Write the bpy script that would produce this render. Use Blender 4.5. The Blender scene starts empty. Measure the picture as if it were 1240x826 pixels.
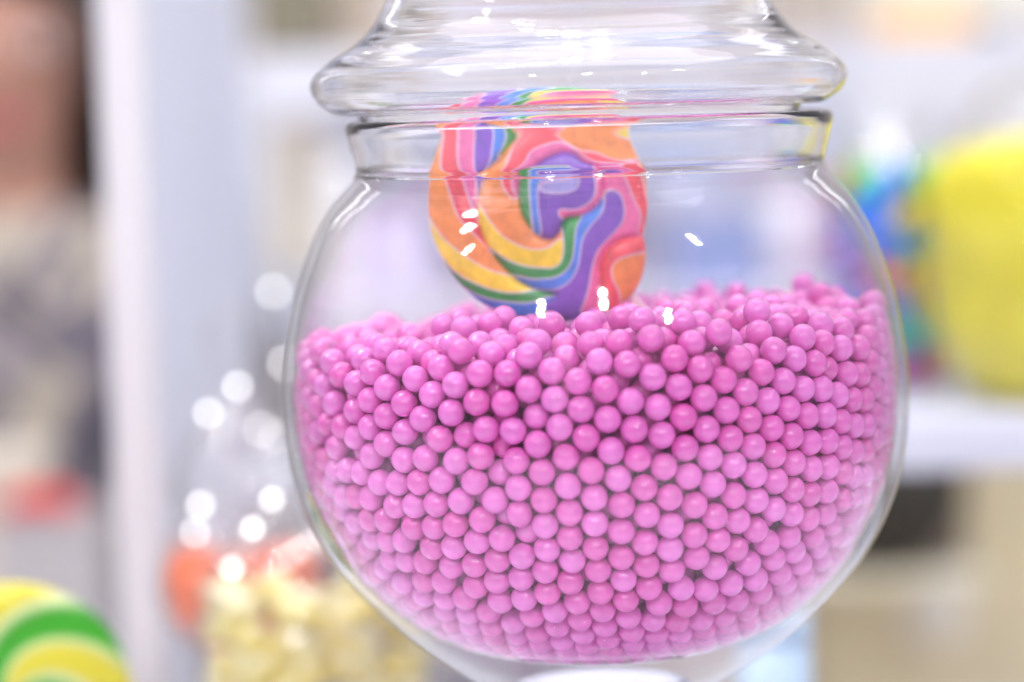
import bpy, bmesh, math, random
import numpy as np
from mathutils import Vector, Matrix
R_ = math.radians
sc = bpy.context.scene
col = sc.collection

# ---------------------------------------------------------------- camera
F_PX = 3384.0                      # focal length in pixels of a 1240 px wide frame
CAM = Vector((-0.0263, -0.9, 0.0957))
PITCH, ROLL = R_(4.95), R_(-1.6)
cd = bpy.data.cameras.new('camera'); cam = bpy.data.objects.new('camera', cd); col.objects.link(cam)
cam.matrix_world = Matrix.Translation(CAM) @ Matrix.Rotation(math.pi/2 - PITCH, 4, 'X') @ Matrix.Rotation(ROLL, 4, 'Z')
cd.sensor_width = 36.0; cd.lens = F_PX/1240*36
cd.clip_start = 0.05; cd.clip_end = 60
cd.dof.use_dof = True; cd.dof.focus_distance = 0.836; cd.dof.aperture_fstop = 3.5; cd.dof.aperture_blades = 0
sc.camera = cam
CM = cam.matrix_world.copy()

# ---------------------------------------------------------------- world, exposure
w = bpy.data.worlds.new('World'); sc.world = w; w.use_nodes = True
nt = w.node_tree; bg = nt.nodes['Background']
tc = nt.nodes.new('ShaderNodeTexCoord'); sx = nt.nodes.new('ShaderNodeSeparateXYZ')
rp = nt.nodes.new('ShaderNodeValToRGB'); mr = nt.nodes.new('ShaderNodeMapRange')
nt.links.new(tc.outputs['Generated'], sx.inputs[0]); nt.links.new(sx.outputs['Z'], mr.inputs['Value'])
mr.inputs['From Min'].default_value = -1; mr.inputs['From Max'].default_value = 1
nt.links.new(mr.outputs[0], rp.inputs[0]); nt.links.new(rp.outputs[0], bg.inputs['Color'])
e = rp.color_ramp.elements; e[0].position = 0.0; e[0].color = (.28, .21, .26, 1); e[1].position = 1.0; e[1].color = (1.15, 1.17, 1.36, 1)
m = rp.color_ramp.elements.new(.5); m.color = (.50, .50, .61, 1)
bg.inputs['Strength'].default_value = 0.72
vs = sc.view_settings; vs.view_transform = 'Standard'; vs.look = 'None'; vs.gamma = 1; vs.exposure = 0.33

# ---------------------------------------------------------------- shop ceiling lamps, added shelf fill
def area(name, loc, size, power, color=(1, .97, .98), look=(0, 0, 0)):
    L = bpy.data.lights.new(name, 'AREA'); L.shape = 'RECTANGLE'; L.size, L.size_y = size; L.energy = power; L.color = color
    o = bpy.data.objects.new(name, L); col.objects.link(o); o.location = loc
    o.rotation_euler = (Vector(look) - Vector(loc)).to_track_quat('-Z', 'Y').to_euler(); return o
area('ceiling_light_panel', (-.1, .45, 2.2), (2.6, 1.5), 24, color=(.97, .94, 1), look=(-.1, .45, 0))
area('ceiling_light_panel', (.2, 3.2, 2.5), (3.2, 1.2), 20, look=(.2, 3.2, 0))
area('added_recess_fill', (.56, 1.44, .083), (1.45, .03), 2.0, look=(.56, 1.75, -.10))   # added unseen lamp that brightens the recess under the upper board

cy = sc.cycles
cy.max_bounces = 24; cy.transmission_bounces = 22; cy.transparent_max_bounces = 16; cy.diffuse_bounces = 7; cy.glossy_bounces = 6
cy.caustics_reflective = True; cy.caustics_refractive = True; cy.blur_glossy = 0.1
cy.sample_clamp_indirect = 40.0; cy.use_denoising = True; cy.use_adaptive_sampling = True; cy.adaptive_threshold = 0.01
sc.render.film_transparent = False

# ---------------------------------------------------------------- helpers
def at(px, py, d):
    """the place that the photograph shows at pixel (px, py), d metres along the view"""
    return CM @ Vector(((px-620)/F_PX*d, (413-py)/F_PX*d, -d))
def px(d):                         # metres per photo pixel at distance d
    return d/F_PX
def tag(o, label=None, cat=None, group=None, kind=None):
    if label: o['label'] = label
    if cat: o['category'] = cat
    if group: o['group'] = group
    if kind: o['kind'] = kind
    return o
def empty(name, loc=(0, 0, 0), rz=0):
    o = bpy.data.objects.new(name, None); o.empty_display_size = .02; col.objects.link(o); o.location = loc; o.rotation_euler.z = rz; return o
def mesh_obj(name, verts, faces, mat, parent=None, smooth=True, loc=None):
    me = bpy.data.meshes.new(name); me.from_pydata([tuple(v) for v in verts], [], [tuple(f) for f in faces]); me.update()
    if smooth: me.shade_smooth()
    o = bpy.data.objects.new(name, me); col.objects.link(o)
    if mat: me.materials.append(mat)
    if parent: o.parent = parent
    if loc is not None: o.location = loc
    return o
def bm_obj(name, bm, mat, parent=None, smooth=True, loc=None):
    me = bpy.data.meshes.new(name); bm.to_mesh(me); bm.free()
    if smooth: me.shade_smooth()
    o = bpy.data.objects.new(name, me); col.objects.link(o)
    if mat: me.materials.append(mat)
    if parent: o.parent = parent
    if loc is not None: o.location = loc
    return o
def copy_tree(o, parent=None):
    c = o.copy(); col.objects.link(c); c.parent = parent
    for ch in list(o.children): copy_tree(ch, c)
    return c
def box_bm(sx, sy, sz, bev=.002, c=(0, 0, 0), seg=2, bm=None):
    b = bmesh.new(); bmesh.ops.create_cube(b, size=1); bmesh.ops.scale(b, vec=(sx, sy, sz), verts=b.verts)
    if bev: bmesh.ops.bevel(b, geom=b.edges[:], offset=bev, segments=seg, affect='EDGES', profile=.5)
    bmesh.ops.translate(b, vec=c, verts=b.verts)
    if bm is None: return b
    me = bpy.data.meshes.new('t'); b.to_mesh(me); b.free(); bm.from_mesh(me); bpy.data.meshes.remove(me); return bm
def box(name, s, c, mat, parent=None, bev=.003):
    return bm_obj(name, box_bm(*s, bev=bev), mat, parent, smooth=False, loc=c)
def crom(P, n=6):
    P = np.array(P, float); Q = np.vstack([2*P[0]-P[1], P, 2*P[-1]-P[-2]]); o = []
    for i in range(1, len(Q)-2):
        a, b, c, d = Q[i-1:i+3]
        for k in range(n):
            t = k/n; o.append(.5*(2*b+(c-a)*t+(2*a-5*b+4*c-d)*t*t+(3*b-a-3*c+d)*t**3))
    o.append(P[-1]); return np.array(o)
def lathe(name, prof, mat, parent=None, seg=160, loc=None, wob=0):
    """closed or open profile of (radius, z); radius 0 ends become poles"""
    V = []; rings = []
    for r, z in prof:
        if r < 1e-6: rings.append([len(V)]); V.append((0, 0, z))
        else:
            rings.append(list(range(len(V), len(V)+seg)))
            for k in range(seg):
                a = 2*math.pi*k/seg; rr = r*(1+wob*math.sin(2*a+z*9)); V.append((rr*math.cos(a), rr*math.sin(a), z))
    Fc = []
    for A, B in zip(rings[:-1], rings[1:]):
        if len(A) == 1 and len(B) == 1: continue
        for k in range(seg):
            j = (k+1) % seg
            if len(A) == 1: Fc.append((A[0], B[j], B[k]))
            elif len(B) == 1: Fc.append((A[k], A[j], B[0]))
            else: Fc.append((A[k], A[j], B[j], B[k]))
    o = mesh_obj(name, V, Fc, mat, parent, True, loc)
    b = bmesh.new(); b.from_mesh(o.data); bmesh.ops.recalc_face_normals(b, faces=b.faces); b.to_mesh(o.data); b.free(); o.data.shade_smooth()
    return o
def tube(bm, pts, rad, seg=12):
    pts = [Vector(p) for p in pts]; prev = None
    for i, p in enumerate(pts):
        t = (pts[min(i+1, len(pts)-1)]-pts[max(i-1, 0)]).normalized()
        q = t.to_track_quat('Z', 'Y'); r = rad[i] if hasattr(rad, '__len__') else rad
        ring = [bm.verts.new(p+q @ Vector((r*math.cos(2*math.pi*k/seg), r*math.sin(2*math.pi*k/seg), 0))) for k in range(seg)]
        if prev:
            for k in range(seg): bm.faces.new((prev[k], prev[(k+1) % seg], ring[(k+1) % seg], ring[k]))
        else: bm.faces.new(ring[::-1])
        prev = ring
    bm.faces.new(prev); return bm

# ---------------------------------------------------------------- materials
def mat(name, color, rough=.5, **kw):
    m = bpy.data.materials.new(name); m.use_nodes = True; b = m.node_tree.nodes['Principled BSDF']
    b.inputs['Base Color'].default_value = (*color, 1); b.inputs['Roughness'].default_value = rough
    for k, v in kw.items(): b.inputs[k.replace('_', ' ')].default_value = v
    return m
def noise_mat(name, cols, scale=8, rough=.6, detail=3, dist=0, **kw):
    m = mat(name, cols[0], rough, **kw); n = m.node_tree; b = n.nodes['Principled BSDF']
    t = n.nodes.new('ShaderNodeTexCoord'); no = n.nodes.new('ShaderNodeTexNoise'); r = n.nodes.new('ShaderNodeValToRGB')
    no.inputs['Scale'].default_value = scale; no.inputs['Detail'].default_value = detail; no.inputs['Distortion'].default_value = dist
    n.links.new(t.outputs['Object'], no.inputs['Vector']); n.links.new(no.outputs['Fac'], r.inputs[0]); n.links.new(r.outputs[0], b.inputs['Base Color'])
    el = r.color_ramp.elements; k = len(cols); el[0].position = .34; el[1].position = .66
    el[0].color = (*cols[0], 1); el[1].color = (*cols[-1], 1)
    for i in range(1, k-1): x = el.new(.34+.32*i/(k-1)); x.color = (*cols[i], 1)
    return m
def glass(name, tint=(.985, .985, .99), ior=1.5, rough=0.0, bump=0, bscale=(14, 14, 55)):
    m = bpy.data.materials.new(name); m.use_nodes = True; n = m.node_tree
    n.nodes.remove(n.nodes['Principled BSDF']); g = n.nodes.new('ShaderNodeBsdfGlass')
    g.inputs['Color'].default_value = (*tint, 1); g.inputs['IOR'].default_value = ior; g.inputs['Roughness'].default_value = rough
    n.links.new(g.outputs[0], n.nodes['Material Output'].inputs['Surface'])
    if bump:
        t = n.nodes.new('ShaderNodeTexCoord'); mp = n.nodes.new('ShaderNodeMapping'); mp.inputs['Scale'].default_value = bscale
        no = n.nodes.new('ShaderNodeTexNoise'); no.inputs['Scale'].default_value = 1.0; no.inputs['Detail'].default_value = 1.5
        bp = n.nodes.new('ShaderNodeBump'); bp.inputs['Strength'].default_value = 1; bp.inputs['Distance'].default_value = bump
        n.links.new(t.outputs['Object'], mp.inputs[0]); n.links.new(mp.outputs[0], no.inputs['Vector']); n.links.new(no.outputs['Fac'], bp.inputs['Height'])
        n.links.new(bp.outputs[0], g.inputs['Normal'])
    return m
M_glass = glass('clear_glass', bump=.00035)
M_ring = glass('clear_neck_glass', ior=1.42, bump=.0005)
def blown_glass(name, ior=1.5, bump=.0004, tint=.94):
    """wall so thin that light goes straight on: Fresnel reflection on both faces, absorption growing with the path through the wall"""
    m = bpy.data.materials.new(name); m.use_nodes = True; n = m.node_tree; n.nodes.remove(n.nodes['Principled BSDF'])
    N = n.nodes.new; L = n.links.new
    t = N('ShaderNodeTexCoord'); mp = N('ShaderNodeMapping'); mp.inputs['Scale'].default_value = (14, 14, 40); no = N('ShaderNodeTexNoise'); no.inputs['Scale'].default_value = 1; no.inputs['Detail'].default_value = 1.5
    bp = N('ShaderNodeBump'); bp.inputs['Strength'].default_value = 1; bp.inputs['Distance'].default_value = bump
    L(t.outputs['Object'], mp.inputs[0]); L(mp.outputs[0], no.inputs['Vector']); L(no.outputs['Fac'], bp.inputs['Height'])
    fr = N('ShaderNodeFresnel'); fr.inputs['IOR'].default_value = ior; g = N('ShaderNodeNewGeometry'); dt = N('ShaderNodeVectorMath'); dt.operation = 'DOT_PRODUCT'
    L(g.outputs['Normal'], dt.inputs[0]); L(g.outputs['Incoming'], dt.inputs[1])
    ab = N('ShaderNodeMath'); ab.operation = 'ABSOLUTE'; L(dt.outputs['Value'], ab.inputs[0]); ad = N('ShaderNodeMath'); ad.operation = 'ADD'; ad.inputs[1].default_value = .03; L(ab.outputs[0], ad.inputs[0])
    dv = N('ShaderNodeMath'); dv.operation = 'DIVIDE'; dv.inputs[0].default_value = .16; L(ad.outputs[0], dv.inputs[1]); pw = N('ShaderNodeMath'); pw.operation = 'POWER'; pw.inputs[0].default_value = tint; L(dv.outputs[0], pw.inputs[1])
    # both faces of the wall see the glass from the air side
    bf = N('ShaderNodeVectorMath'); bf.operation = 'SCALE'
    tr = N('ShaderNodeBsdfTransparent'); gl = N('ShaderNodeBsdfGlossy'); gl.inputs['Roughness'].default_value = 0; mx = N('ShaderNodeMixShader')
    L(pw.outputs[0], tr.inputs['Color']); L(bp.outputs[0], gl.inputs['Normal'])
    sc_ = N('ShaderNodeMath'); sc_.operation = 'SUBTRACT'; sc_.inputs[0].default_value = 1; L(ab.outputs[0], sc_.inputs[1]); p5 = N('ShaderNodeMath'); p5.operation = 'POWER'; p5.inputs[1].default_value = 5; L(sc_.outputs[0], p5.inputs[0])
    ma = N('ShaderNodeMath'); ma.operation = 'MULTIPLY_ADD'; ma.inputs[1].default_value = .96; ma.inputs[2].default_value = .04; L(p5.outputs[0], ma.inputs[0])
    L(ma.outputs[0], mx.inputs[0]); L(tr.outputs[0], mx.inputs[1]); L(gl.outputs[0], mx.inputs[2]); L(mx.outputs[0], n.nodes['Material Output'].inputs['Surface'])
    n.nodes.remove(fr); n.nodes.remove(bf); return m
M_blown = blown_glass('blown_glass')
M_lid = glass('clear_lid_glass', ior=1.38, bump=.0011, bscale=(7, 7, 150))
M_glass_far = blown_glass('clear_glass_far', bump=.0004)
M_white = noise_mat('white_laminate', [(.58, .58, .64), (.63, .63, .69)], 3, .45)
M_steel = mat('brushed_steel', (.6, .6, .62), .3, Metallic=1)

def candy_mat():
    m = mat('pink_candy_shell', (.78, .16, .52), .22); n = m.node_tree; b = n.nodes['Principled BSDF']
    oi = n.nodes.new('ShaderNodeObjectInfo'); ge = n.nodes.new('ShaderNodeNewGeometry')
    ad = n.nodes.new('ShaderNodeMath'); ad.operation = 'ADD'; fr = n.nodes.new('ShaderNodeMath'); fr.operation = 'FRACT'
    n.links.new(oi.outputs['Random'], ad.inputs[0]); n.links.new(ge.outputs['Random Per Island'], ad.inputs[1]); n.links.new(ad.outputs[0], fr.inputs[0])
    r = n.nodes.new('ShaderNodeValToRGB'); e = r.color_ramp.elements
    e[0].color = (.66, .09, .40, 1); e[1].color = (.71, .165, .54, 1)
    x = e.new(.5); x.color = (.68, .125, .47, 1)
    n.links.new(fr.outputs[0], r.inputs[0])
    t = n.nodes.new('ShaderNodeTexCoord'); no = n.nodes.new('ShaderNodeTexNoise'); no.inputs['Scale'].default_value = 190; no.inputs['Detail'].default_value = 3
    n.links.new(t.outputs['Object'], no.inputs['Vector'])
    mx = n.nodes.new('ShaderNodeMix'); mx.data_type = 'RGBA'; mx.blend_type = 'MULTIPLY'
    mr = n.nodes.new('ShaderNodeMapRange'); mr.inputs['To Min'].default_value = .80; mr.inputs['To Max'].default_value = 1.16
    n.links.new(no.outputs['Fac'], mr.inputs['Value']); mx.inputs[0].default_value = 1
    n.links.new(r.outputs[0], mx.inputs[6]); n.links.new(mr.outputs[0], mx.inputs[7]); n.links.new(mx.outputs[2], b.inputs['Base Color'])
    bp = n.nodes.new('ShaderNodeBump'); bp.inputs['Strength'].default_value = .5; bp.inputs['Distance'].default_value = .0003
    n.links.new(no.outputs['Fac'], bp.inputs['Height']); n.links.new(bp.outputs[0], b.inputs['Normal'])
    b.inputs['Coat Weight'].default_value = 1.0; b.inputs['Coat Roughness'].default_value = .075
    b.inputs['Subsurface Weight'].default_value = 0
    return m
M_candy = candy_mat()
S = 1/3760.0                       # metres per photo pixel at the jar
def zp(y): return (480-y)*S

# ---------------------------------------------------------------- structure
floor = mesh_obj('floor', [(-6, -4, -1.45), (6, -4, -1.45), (6, 7, -1.45), (-6, 7, -1.45)], [(0, 1, 2, 3)],
    noise_mat('floor_tiles', [(.62, .52, .38), (.72, .63, .48), (.50, .42, .30)], 1.6, .35)); tag(floor, kind='structure')
wall = box('back_wall', (9, .1, 4.5), (0, 4.6, .8), noise_mat('wall_paint', [(.62, .58, .55), (.70, .67, .66), (.78, .76, .78)], 1.1, .8), bev=0); tag(wall, kind='structure')
# display counter that carries the jars
ctr_top = -.19
counter = empty('display_counter', (0, 0, -1.45)); tag(counter, 'white display counter on which the big candy jar stands', 'counter')
box('counter_top', (1.9, 1.13, .03), (-.3, -.166, ctr_top-.015+1.45), M_white, counter)
box('cabinet_body', (1.8, 1.0, 1.23), (-.3, -.165, .615), M_white, counter)

# settled centres of the pink candy balls: x, y, z in twentieths of a millimetre, the ones that show largest first
NVIS = 917
BALLS = [
-230,-1843,-172,-370,-1810,-261,-740,-1709,150,169,-1858,-18,436,-1808,215,-436,-1804,226,-392,-1821,-95,689,-1654,516,370,-1781,-432,32,-1861,-140,-222,-1824,-344,16,-1867,47,286,-1835,282,152,-1859,147,329,-1836,-59,
-262,-1849,5,-71,-1822,-416,-691,-1733,-9,-22,-1814,376,339,-1820,-248,310,-1841,105,-149,-1851,270,221,-1820,-367,284,-1753,498,-576,-1774,143,-299,-1812,329,-286,-1842,168,-431,-1749,420,-111,-1863,-58,611,-1752,-208,
-535,-1788,-16,-364,-1785,-427,70,-1843,-305,417,-1789,379,140,-1829,359,-86,-1850,-254,565,-1766,313,-511,-1764,-355,-720,-1699,315,-894,-1639,84,187,-1849,-190,-728,-1711,-169,466,-1803,-144,595,-1769,-40,-864,-1645,247,
87,-1811,-465,-136,-1863,108,222,-1710,-704,458,-1812,39,234,-1777,-532,-218,-1788,-505,582,-1773,144,804,-1666,356,-853,-1602,-447,484,-1779,-312,-70,-1777,-575,-966,-1595,-75,-519,-1785,-193,7,-1864,221,-650,-1702,-433,
-510,-1725,-514,-556,-1734,315,-828,-1589,443,517,-1659,-679,716,-1726,63,83,-1678,-793,-617,-1628,-672,752,-1652,-450,517,-1731,-490,736,-1712,-105,-768,-1675,-324,84,-1757,-628,-217,-1732,-659,372,-1729,-605,705,-1723,241,
937,-1601,268,-501,-1609,-785,-873,-1639,-203,753,-1689,-267,-1176,-1447,125,-68,-1713,-727,-1065,-1535,41,-362,-1739,-585,-962,-1569,-324,-392,-1763,65,527,-1690,457,627,-1725,-370,1020,-1529,389,-1002,-1570,188,873,-1642,-164,
853,-1662,-2,1213,-1341,443,-1056,-1529,-194,834,-1669,160,-1200,-1366,358,484,-1562,574,967,-1597,97,-1176,-1447,-45,99,-1714,473,640,-1662,-571,990,-1582,-66,882,-1615,-336,-352,-1675,-734,-730,-1631,-555,1069,-1524,204,
-219,-1582,-949,-55,-1635,-873,-1104,-1473,271,372,-1662,-753,-204,-1661,-806,97,-1600,-939,232,-1632,-850,-1000,-1510,-473,248,-1551,-1001,1002,-1561,-228,-366,-1593,-876,890,-1570,-494,-890,-1534,-593,382,-1577,-895,-1280,-1354,214,
531,-1577,-823,-41,-1559,-1018,593,-1422,-1045,946,-1276,601,645,-1487,-901,-764,-1552,-695,948,-1399,482,-1370,-1245,296,746,-1364,-1024,-784,-1447,-853,444,-1490,-1023,-1185,-1428,-214,1146,-1443,327,1010,-1526,-388,659,-1588,-720,
1096,-1513,39,-649,-1582,415,-1097,-1475,-345,1114,-1492,-128,778,-1588,-610,1276,-1348,289,-355,-1517,-1021,242,-1628,597,-179,-1497,-1086,-647,-1539,-812,-949,-1541,339,-905,-1449,-740,1093,-1244,506,-1286,-1351,41,1127,-1463,-291,
771,-1492,-793,-286,-1364,563,-1622,-925,81,-509,-1527,-926,892,-1490,-683,1003,-1472,-564,-1293,-1341,-126,1194,-1433,145,1216,-1414,-19,-66,-1672,466,109,-1513,-1078,1105,-1290,-757,1122,-1426,-457,-654,-1457,-953,-494,-1443,-1066,
-1227,-1366,-360,854,-1379,-900,-1019,-1437,-620,-1386,-1234,-211,1233,-1390,-183,-66,-1342,556,-1131,-1409,-491,-806,-1625,-54,-638,-1364,-1089,1460,-1135,355,132,-1276,580,-210,-1645,385,-1342,-1249,-371,312,-1452,-1114,-1613,-919,-189,
1316,-1323,131,-1386,-1251,130,-562,-1231,-1246,1338,-1301,-31,-1249,-1294,-508,1493,-1117,195,968,-1381,-780,-782,-1365,-996,1241,-1358,-344,-1144,-1331,-634,-449,-1339,-1188,-1292,-1153,416,-1234,-937,-1037,-312,-1422,-1147,-29,-1457,-1145,
-612,-1660,-275,-1575,-987,261,-1391,-1244,-35,-1315,-1176,-609,-976,-1243,-983,1234,-1311,-503,1119,-1365,-610,-660,-946,543,902,-1271,-1018,-923,-1352,-874,1340,-1241,398,1589,-952,336,-374,-1606,483,573,-1202,-1264,126,-1397,-1200,
1351,-1279,-192,-1472,-1137,222,277,-1343,-1231,-1406,-1143,-477,-1209,-1213,-732,-1035,-1351,-757,1013,-1270,-895,-1635,-851,332,1350,-1194,-503,1355,-1243,-349,-850,-1246,-1087,469,-1382,-1144,-814,-1034,525,-1084,-1235,-860,-946,-792,526,
1270,-1101,-793,1423,-1208,78,-1483,-1130,-109,1230,-1238,-662,-710,-1240,-1174,-164,-1384,-1207,-1480,-1138,56,423,-1272,-1257,1348,-1102,490,790,-1220,-1148,1441,-1184,-84,-1453,-1130,-322,647,-1303,-1146,1058,-1156,-1006,-1082,-1257,404,
1485,-1003,453,1511,360,572,-1094,-1129,-994,1344,-1121,-649,-1572,-1005,-53,-1200,-1117,-866,-1549,-998,-325,-299,-1304,-1260,-1680,-806,179,-1716,-634,365,1210,-1012,537,1447,-1157,-246,1454,-1018,-587,-14,-1341,-1259,-1499,-1011,-485,
-1514,-863,-667,1522,-1083,35,-417,-1204,-1316,1451,-1110,-405,-145,-1260,-1318,1463,970,597,1673,-746,377,-1428,-1045,353,-216,-1458,448,151,-1276,-1309,941,-1141,-1121,1806,-123,549,-970,-1133,-1105,1534,-1056,-130,-1417,-1046,-622,
300,-1204,-1342,9,-1215,-1360,-1312,-1087,-749,1144,-1174,-868,-462,-1122,522,719,-1126,-1263,1524,-786,-725,-719,-1213,447,1583,-984,175,-460,-1616,-626,-572,-1430,447,1195,-1052,-964,-269,-1167,-1374,1680,-590,469,-572,-792,564,
-837,-1127,-1201,1535,-1026,-292,-1670,-834,-55,-1104,-1006,-1105,-1579,-870,-504,1534,-971,-449,864,-1051,-1238,-883,-1424,468,-696,-1117,-1281,1610,-947,17,-1071,-785,-1270,-1301,-986,-879,1618,-882,-305,1621,-917,-143,1101,-1024,-1093,
450,-1137,-1355,-1407,-952,-757,-1725,-712,44,1311,-969,-882,-543,-1104,-1349,-1627,-855,-342,1003,-964,-1210,1395,-988,-743,1682,-810,75,-1701,-716,-289,761,-1521,447,-1731,-689,-121,880,-1100,532,160,-1142,-1401,-975,-1003,-1205,
1661,-836,239,-585,-1663,-111,1040,1344,521,704,-264,540,-1347,-851,-959,598,-1065,-1355,839,1556,524,902,-484,569,1340,-838,-980,-1445,-809,-833,1357,-1201,237,-118,-1126,-1413,1555,-697,484,-1741,-651,200,-823,-998,-1299,
-677,-984,-1374,365,-1609,470,1694,-781,-92,-1662,-733,-449,1223,-923,-1058,1615,-826,-461,-1604,-742,-603,1751,-607,321,-936,-876,-1305,1695,-744,-253,-395,-1073,-1408,-471,1649,462,27,-1058,-1450,-1548,-703,-754,1540,-881,-593,
218,-1683,364,743,-988,-1347,316,-1064,-1426,79,-1719,252,-1540,-459,369,-996,-1388,356,1620,-248,511,594,-1364,542,-1795,-488,238,-611,-1623,209,1134,-858,-1180,1420,-853,-836,-202,1284,458,-1399,-705,-1009,-1160,-863,-1159,
881,-907,-1325,-1285,-783,-1093,1690,-675,-442,632,-1602,320,345,1207,479,-1762,-569,-239,-525,-963,-1432,-1355,-919,428,259,1669,488,-789,-862,-1388,1524,16,506,374,-880,538,-242,-1026,-1452,-1495,-635,-896,-836,-572,548,
470,-994,-1431,-1826,-328,297,1729,-694,183,-1787,-537,-79,1770,-308,474,-1788,-544,83,-1138,-496,416,1744,-665,20,1752,-518,-408,1406,-687,-1007,440,-616,562,-1730,-590,-401,-1181,-316,437,182,-984,-1477,-1675,-483,-668,
770,-946,515,1615,-728,-592,52,1633,472,1015,-819,-1289,-1680,-603,-557,230,-1716,182,618,-915,-1426,265,-1711,-147,-97,-958,-1492,550,-880,564,-993,-548,-1410,1267,-775,-1114,878,-1463,350,1100,-594,571,1769,-461,399,
-905,-723,-1396,1367,-572,-1119,1485,-699,-862,1750,-636,-143,-38,1769,485,1800,-506,79,1034,-330,586,-637,-844,-1452,1241,-590,-1225,-51,1372,446,-1200,-707,-1210,-422,-1339,470,-1138,-1090,410,-372,-929,-1478,763,-833,-1413,
-1473,-830,354,1100,-880,533,-581,-1569,-524,-48,-1730,148,0,-550,516,-1831,-133,338,1592,-634,-727,110,-1724,-95,1780,-511,-246,339,-913,-1487,1210,-418,558,-490,-1588,368,-1342,789,412,-1323,-626,-1138,-1588,-546,-793,
1799,-490,-83,-1438,-550,-1047,-117,-1723,-156,1137,-713,-1258,1680,-576,-578,1800,-474,239,902,-745,-1388,1475,-538,-1005,-1784,-444,-349,-1826,-387,-31,597,-1513,459,1051,-614,-1357,-1686,216,351,-1470,-30,402,-1739,-455,-518,
-1811,-418,-190,-1829,-364,133,176,-1540,467,52,-893,-1516,-1102,-633,-1318,1391,469,518,-1707,-444,373,249,-1715,18,-826,1527,423,-1533,-478,-933,-228,-859,-1516,-751,-715,-1460,-484,-815,-1499,486,-835,-1490,1550,-544,-860,
-1790,82,364,-566,-1636,50,-6,911,431,11,-1464,462,-353,-1659,306,-600,-1070,448,-271,-1708,-82,884,1268,469,-589,1290,443,-1275,487,390,-1469,468,388,308,-1298,540,447,-1595,-545,-1291,-1107,-294,-1107,-1316,-121,
-701,-1543,-414,-1391,614,377,20,-1665,-496,-33,-1722,-15,-759,-1525,306,709,1482,459,1648,670,527,1653,-480,-711,-1299,-46,374,461,-1331,-979,-1628,441,364,1824,-328,318,1799,-375,-339,-72,-1676,301,-1228,-550,-1252,
-1789,-314,-449,915,-1240,443,632,-758,-1482,1834,-339,153,528,-1646,52,1738,-426,-545,-1828,-249,-300,-622,1583,439,293,-1675,-314,98,-1691,81,-177,711,412,592,-1582,-438,-950,-1058,420,203,-827,-1528,1835,-346,-12,
673,-1434,331,771,-1541,254,-330,-902,520,-8,-1698,-313,-843,-579,-1469,511,1031,480,-998,-1433,-73,-1853,-236,27,398,-1684,-52,-211,-1703,215,1646,229,502,-1843,-262,-135,380,-1689,115,-594,-696,-1509,-1618,-389,-825,
821,1039,462,1825,-355,-176,-1350,-469,-1176,440,-1635,-380,74,1245,417,292,-1532,346,198,-814,562,113,1427,425,-425,436,438,-184,931,422,-1409,-689,407,1524,-384,-999,-344,-742,-1538,774,-678,-1466,426,-1656,-215,
1303,1251,475,1350,-681,482,-863,-1122,-981,165,-1631,-563,1260,43,542,1001,-450,-1431,-1460,-392,-1083,-1129,376,370,1140,-474,-1346,-180,-1716,55,-1774,360,366,-1128,-470,-1356,-880,-1484,30,-451,-1646,172,-1424,-318,400,
-1561,604,373,653,-1596,152,-1555,-318,-970,560,-1622,-110,-720,-1493,-8,-114,-1138,453,1376,139,475,-1697,-317,-699,-78,-795,-1542,29,-1600,-652,-1182,-884,400,542,1551,461,268,1061,452,-440,1505,390,-353,-1494,363,
909,-587,-1439,-1762,-219,-581,-1425,930,390,-958,-1412,-267,1469,-313,466,1368,-446,487,651,530,487,131,1782,444,138,-1650,-241,1600,-386,-853,1296,-434,-1233,-153,-1680,-393,-1053,754,380,500,869,465,306,-1575,-629,
-250,-1696,-245,-133,1089,407,-356,1020,407,-427,-1650,-61,-688,-561,-1518,733,-1538,-330,-1432,-1011,-210,-803,-1518,-289,-326,1649,387,350,-750,-1534,-1560,101,354,-812,-1364,331,699,-1577,-3,509,-1644,218,1470,-838,461,
1184,-1237,204,85,-1148,484,1418,-413,-1122,-122,-1620,-566,-1251,-389,-1284,958,-1327,-624,-726,-748,515,-101,-1476,-889,-427,-1585,-468,-120,-121,416,614,-1270,-987,-1029,-820,385,648,1292,443,226,1307,426,304,-1634,-474,
-125,376,400,-479,-1588,-209,1505,-534,462,-386,-1656,-326,155,-1673,-404,358,-1673,277,1188,-726,527,-100,-1370,-1017,186,-1241,-1086,976,-1186,-732,-621,-1463,-665,-88,-770,480,1236,-305,-1316,-852,-1436,-424,-272,-1633,-496,
-318,-1552,-209,917,545,444,122,162,462,-1406,1098,399,166,-1577,249,-1004,122,386,348,-1281,-1095,589,-1599,-271,-908,1069,427,-396,-528,487,498,-673,-1531,-247,-1494,-812,760,-1197,-974,-546,-1334,-954,1857,-200,68,
924,-1443,195,204,-1149,-1221,1805,144,511,-453,-619,-1548,617,-558,-1533,699,-1334,-862,581,-1508,-584,-1110,-1321,211,-770,-1545,140,271,825,452,72,-730,-1556,-857,-1490,-137,717,-1492,-487,-745,-1467,-554,948,938,434,
816,-1519,95,-98,-1525,357,1577,523,520,1571,-228,-963,863,-1449,-385,1061,-1304,355,862,-1223,-846,-1467,-850,-231,1850,-187,232,-997,-1403,109,-916,-1243,410,1836,-214,-264,-1194,-1205,296,-120,-591,-1575,812,-1340,-740,
-1466,-995,138,1817,-172,393,1804,-233,-430,1852,-205,-98,-612,-1490,114,-1368,-308,-1199,-1860,-103,-90,715,-1560,-166,1276,-1164,-103,1253,-1188,60,1184,-1194,366,1149,757,516,852,-1493,-228,1478,-260,-1097,325,-1427,-931,
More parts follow.
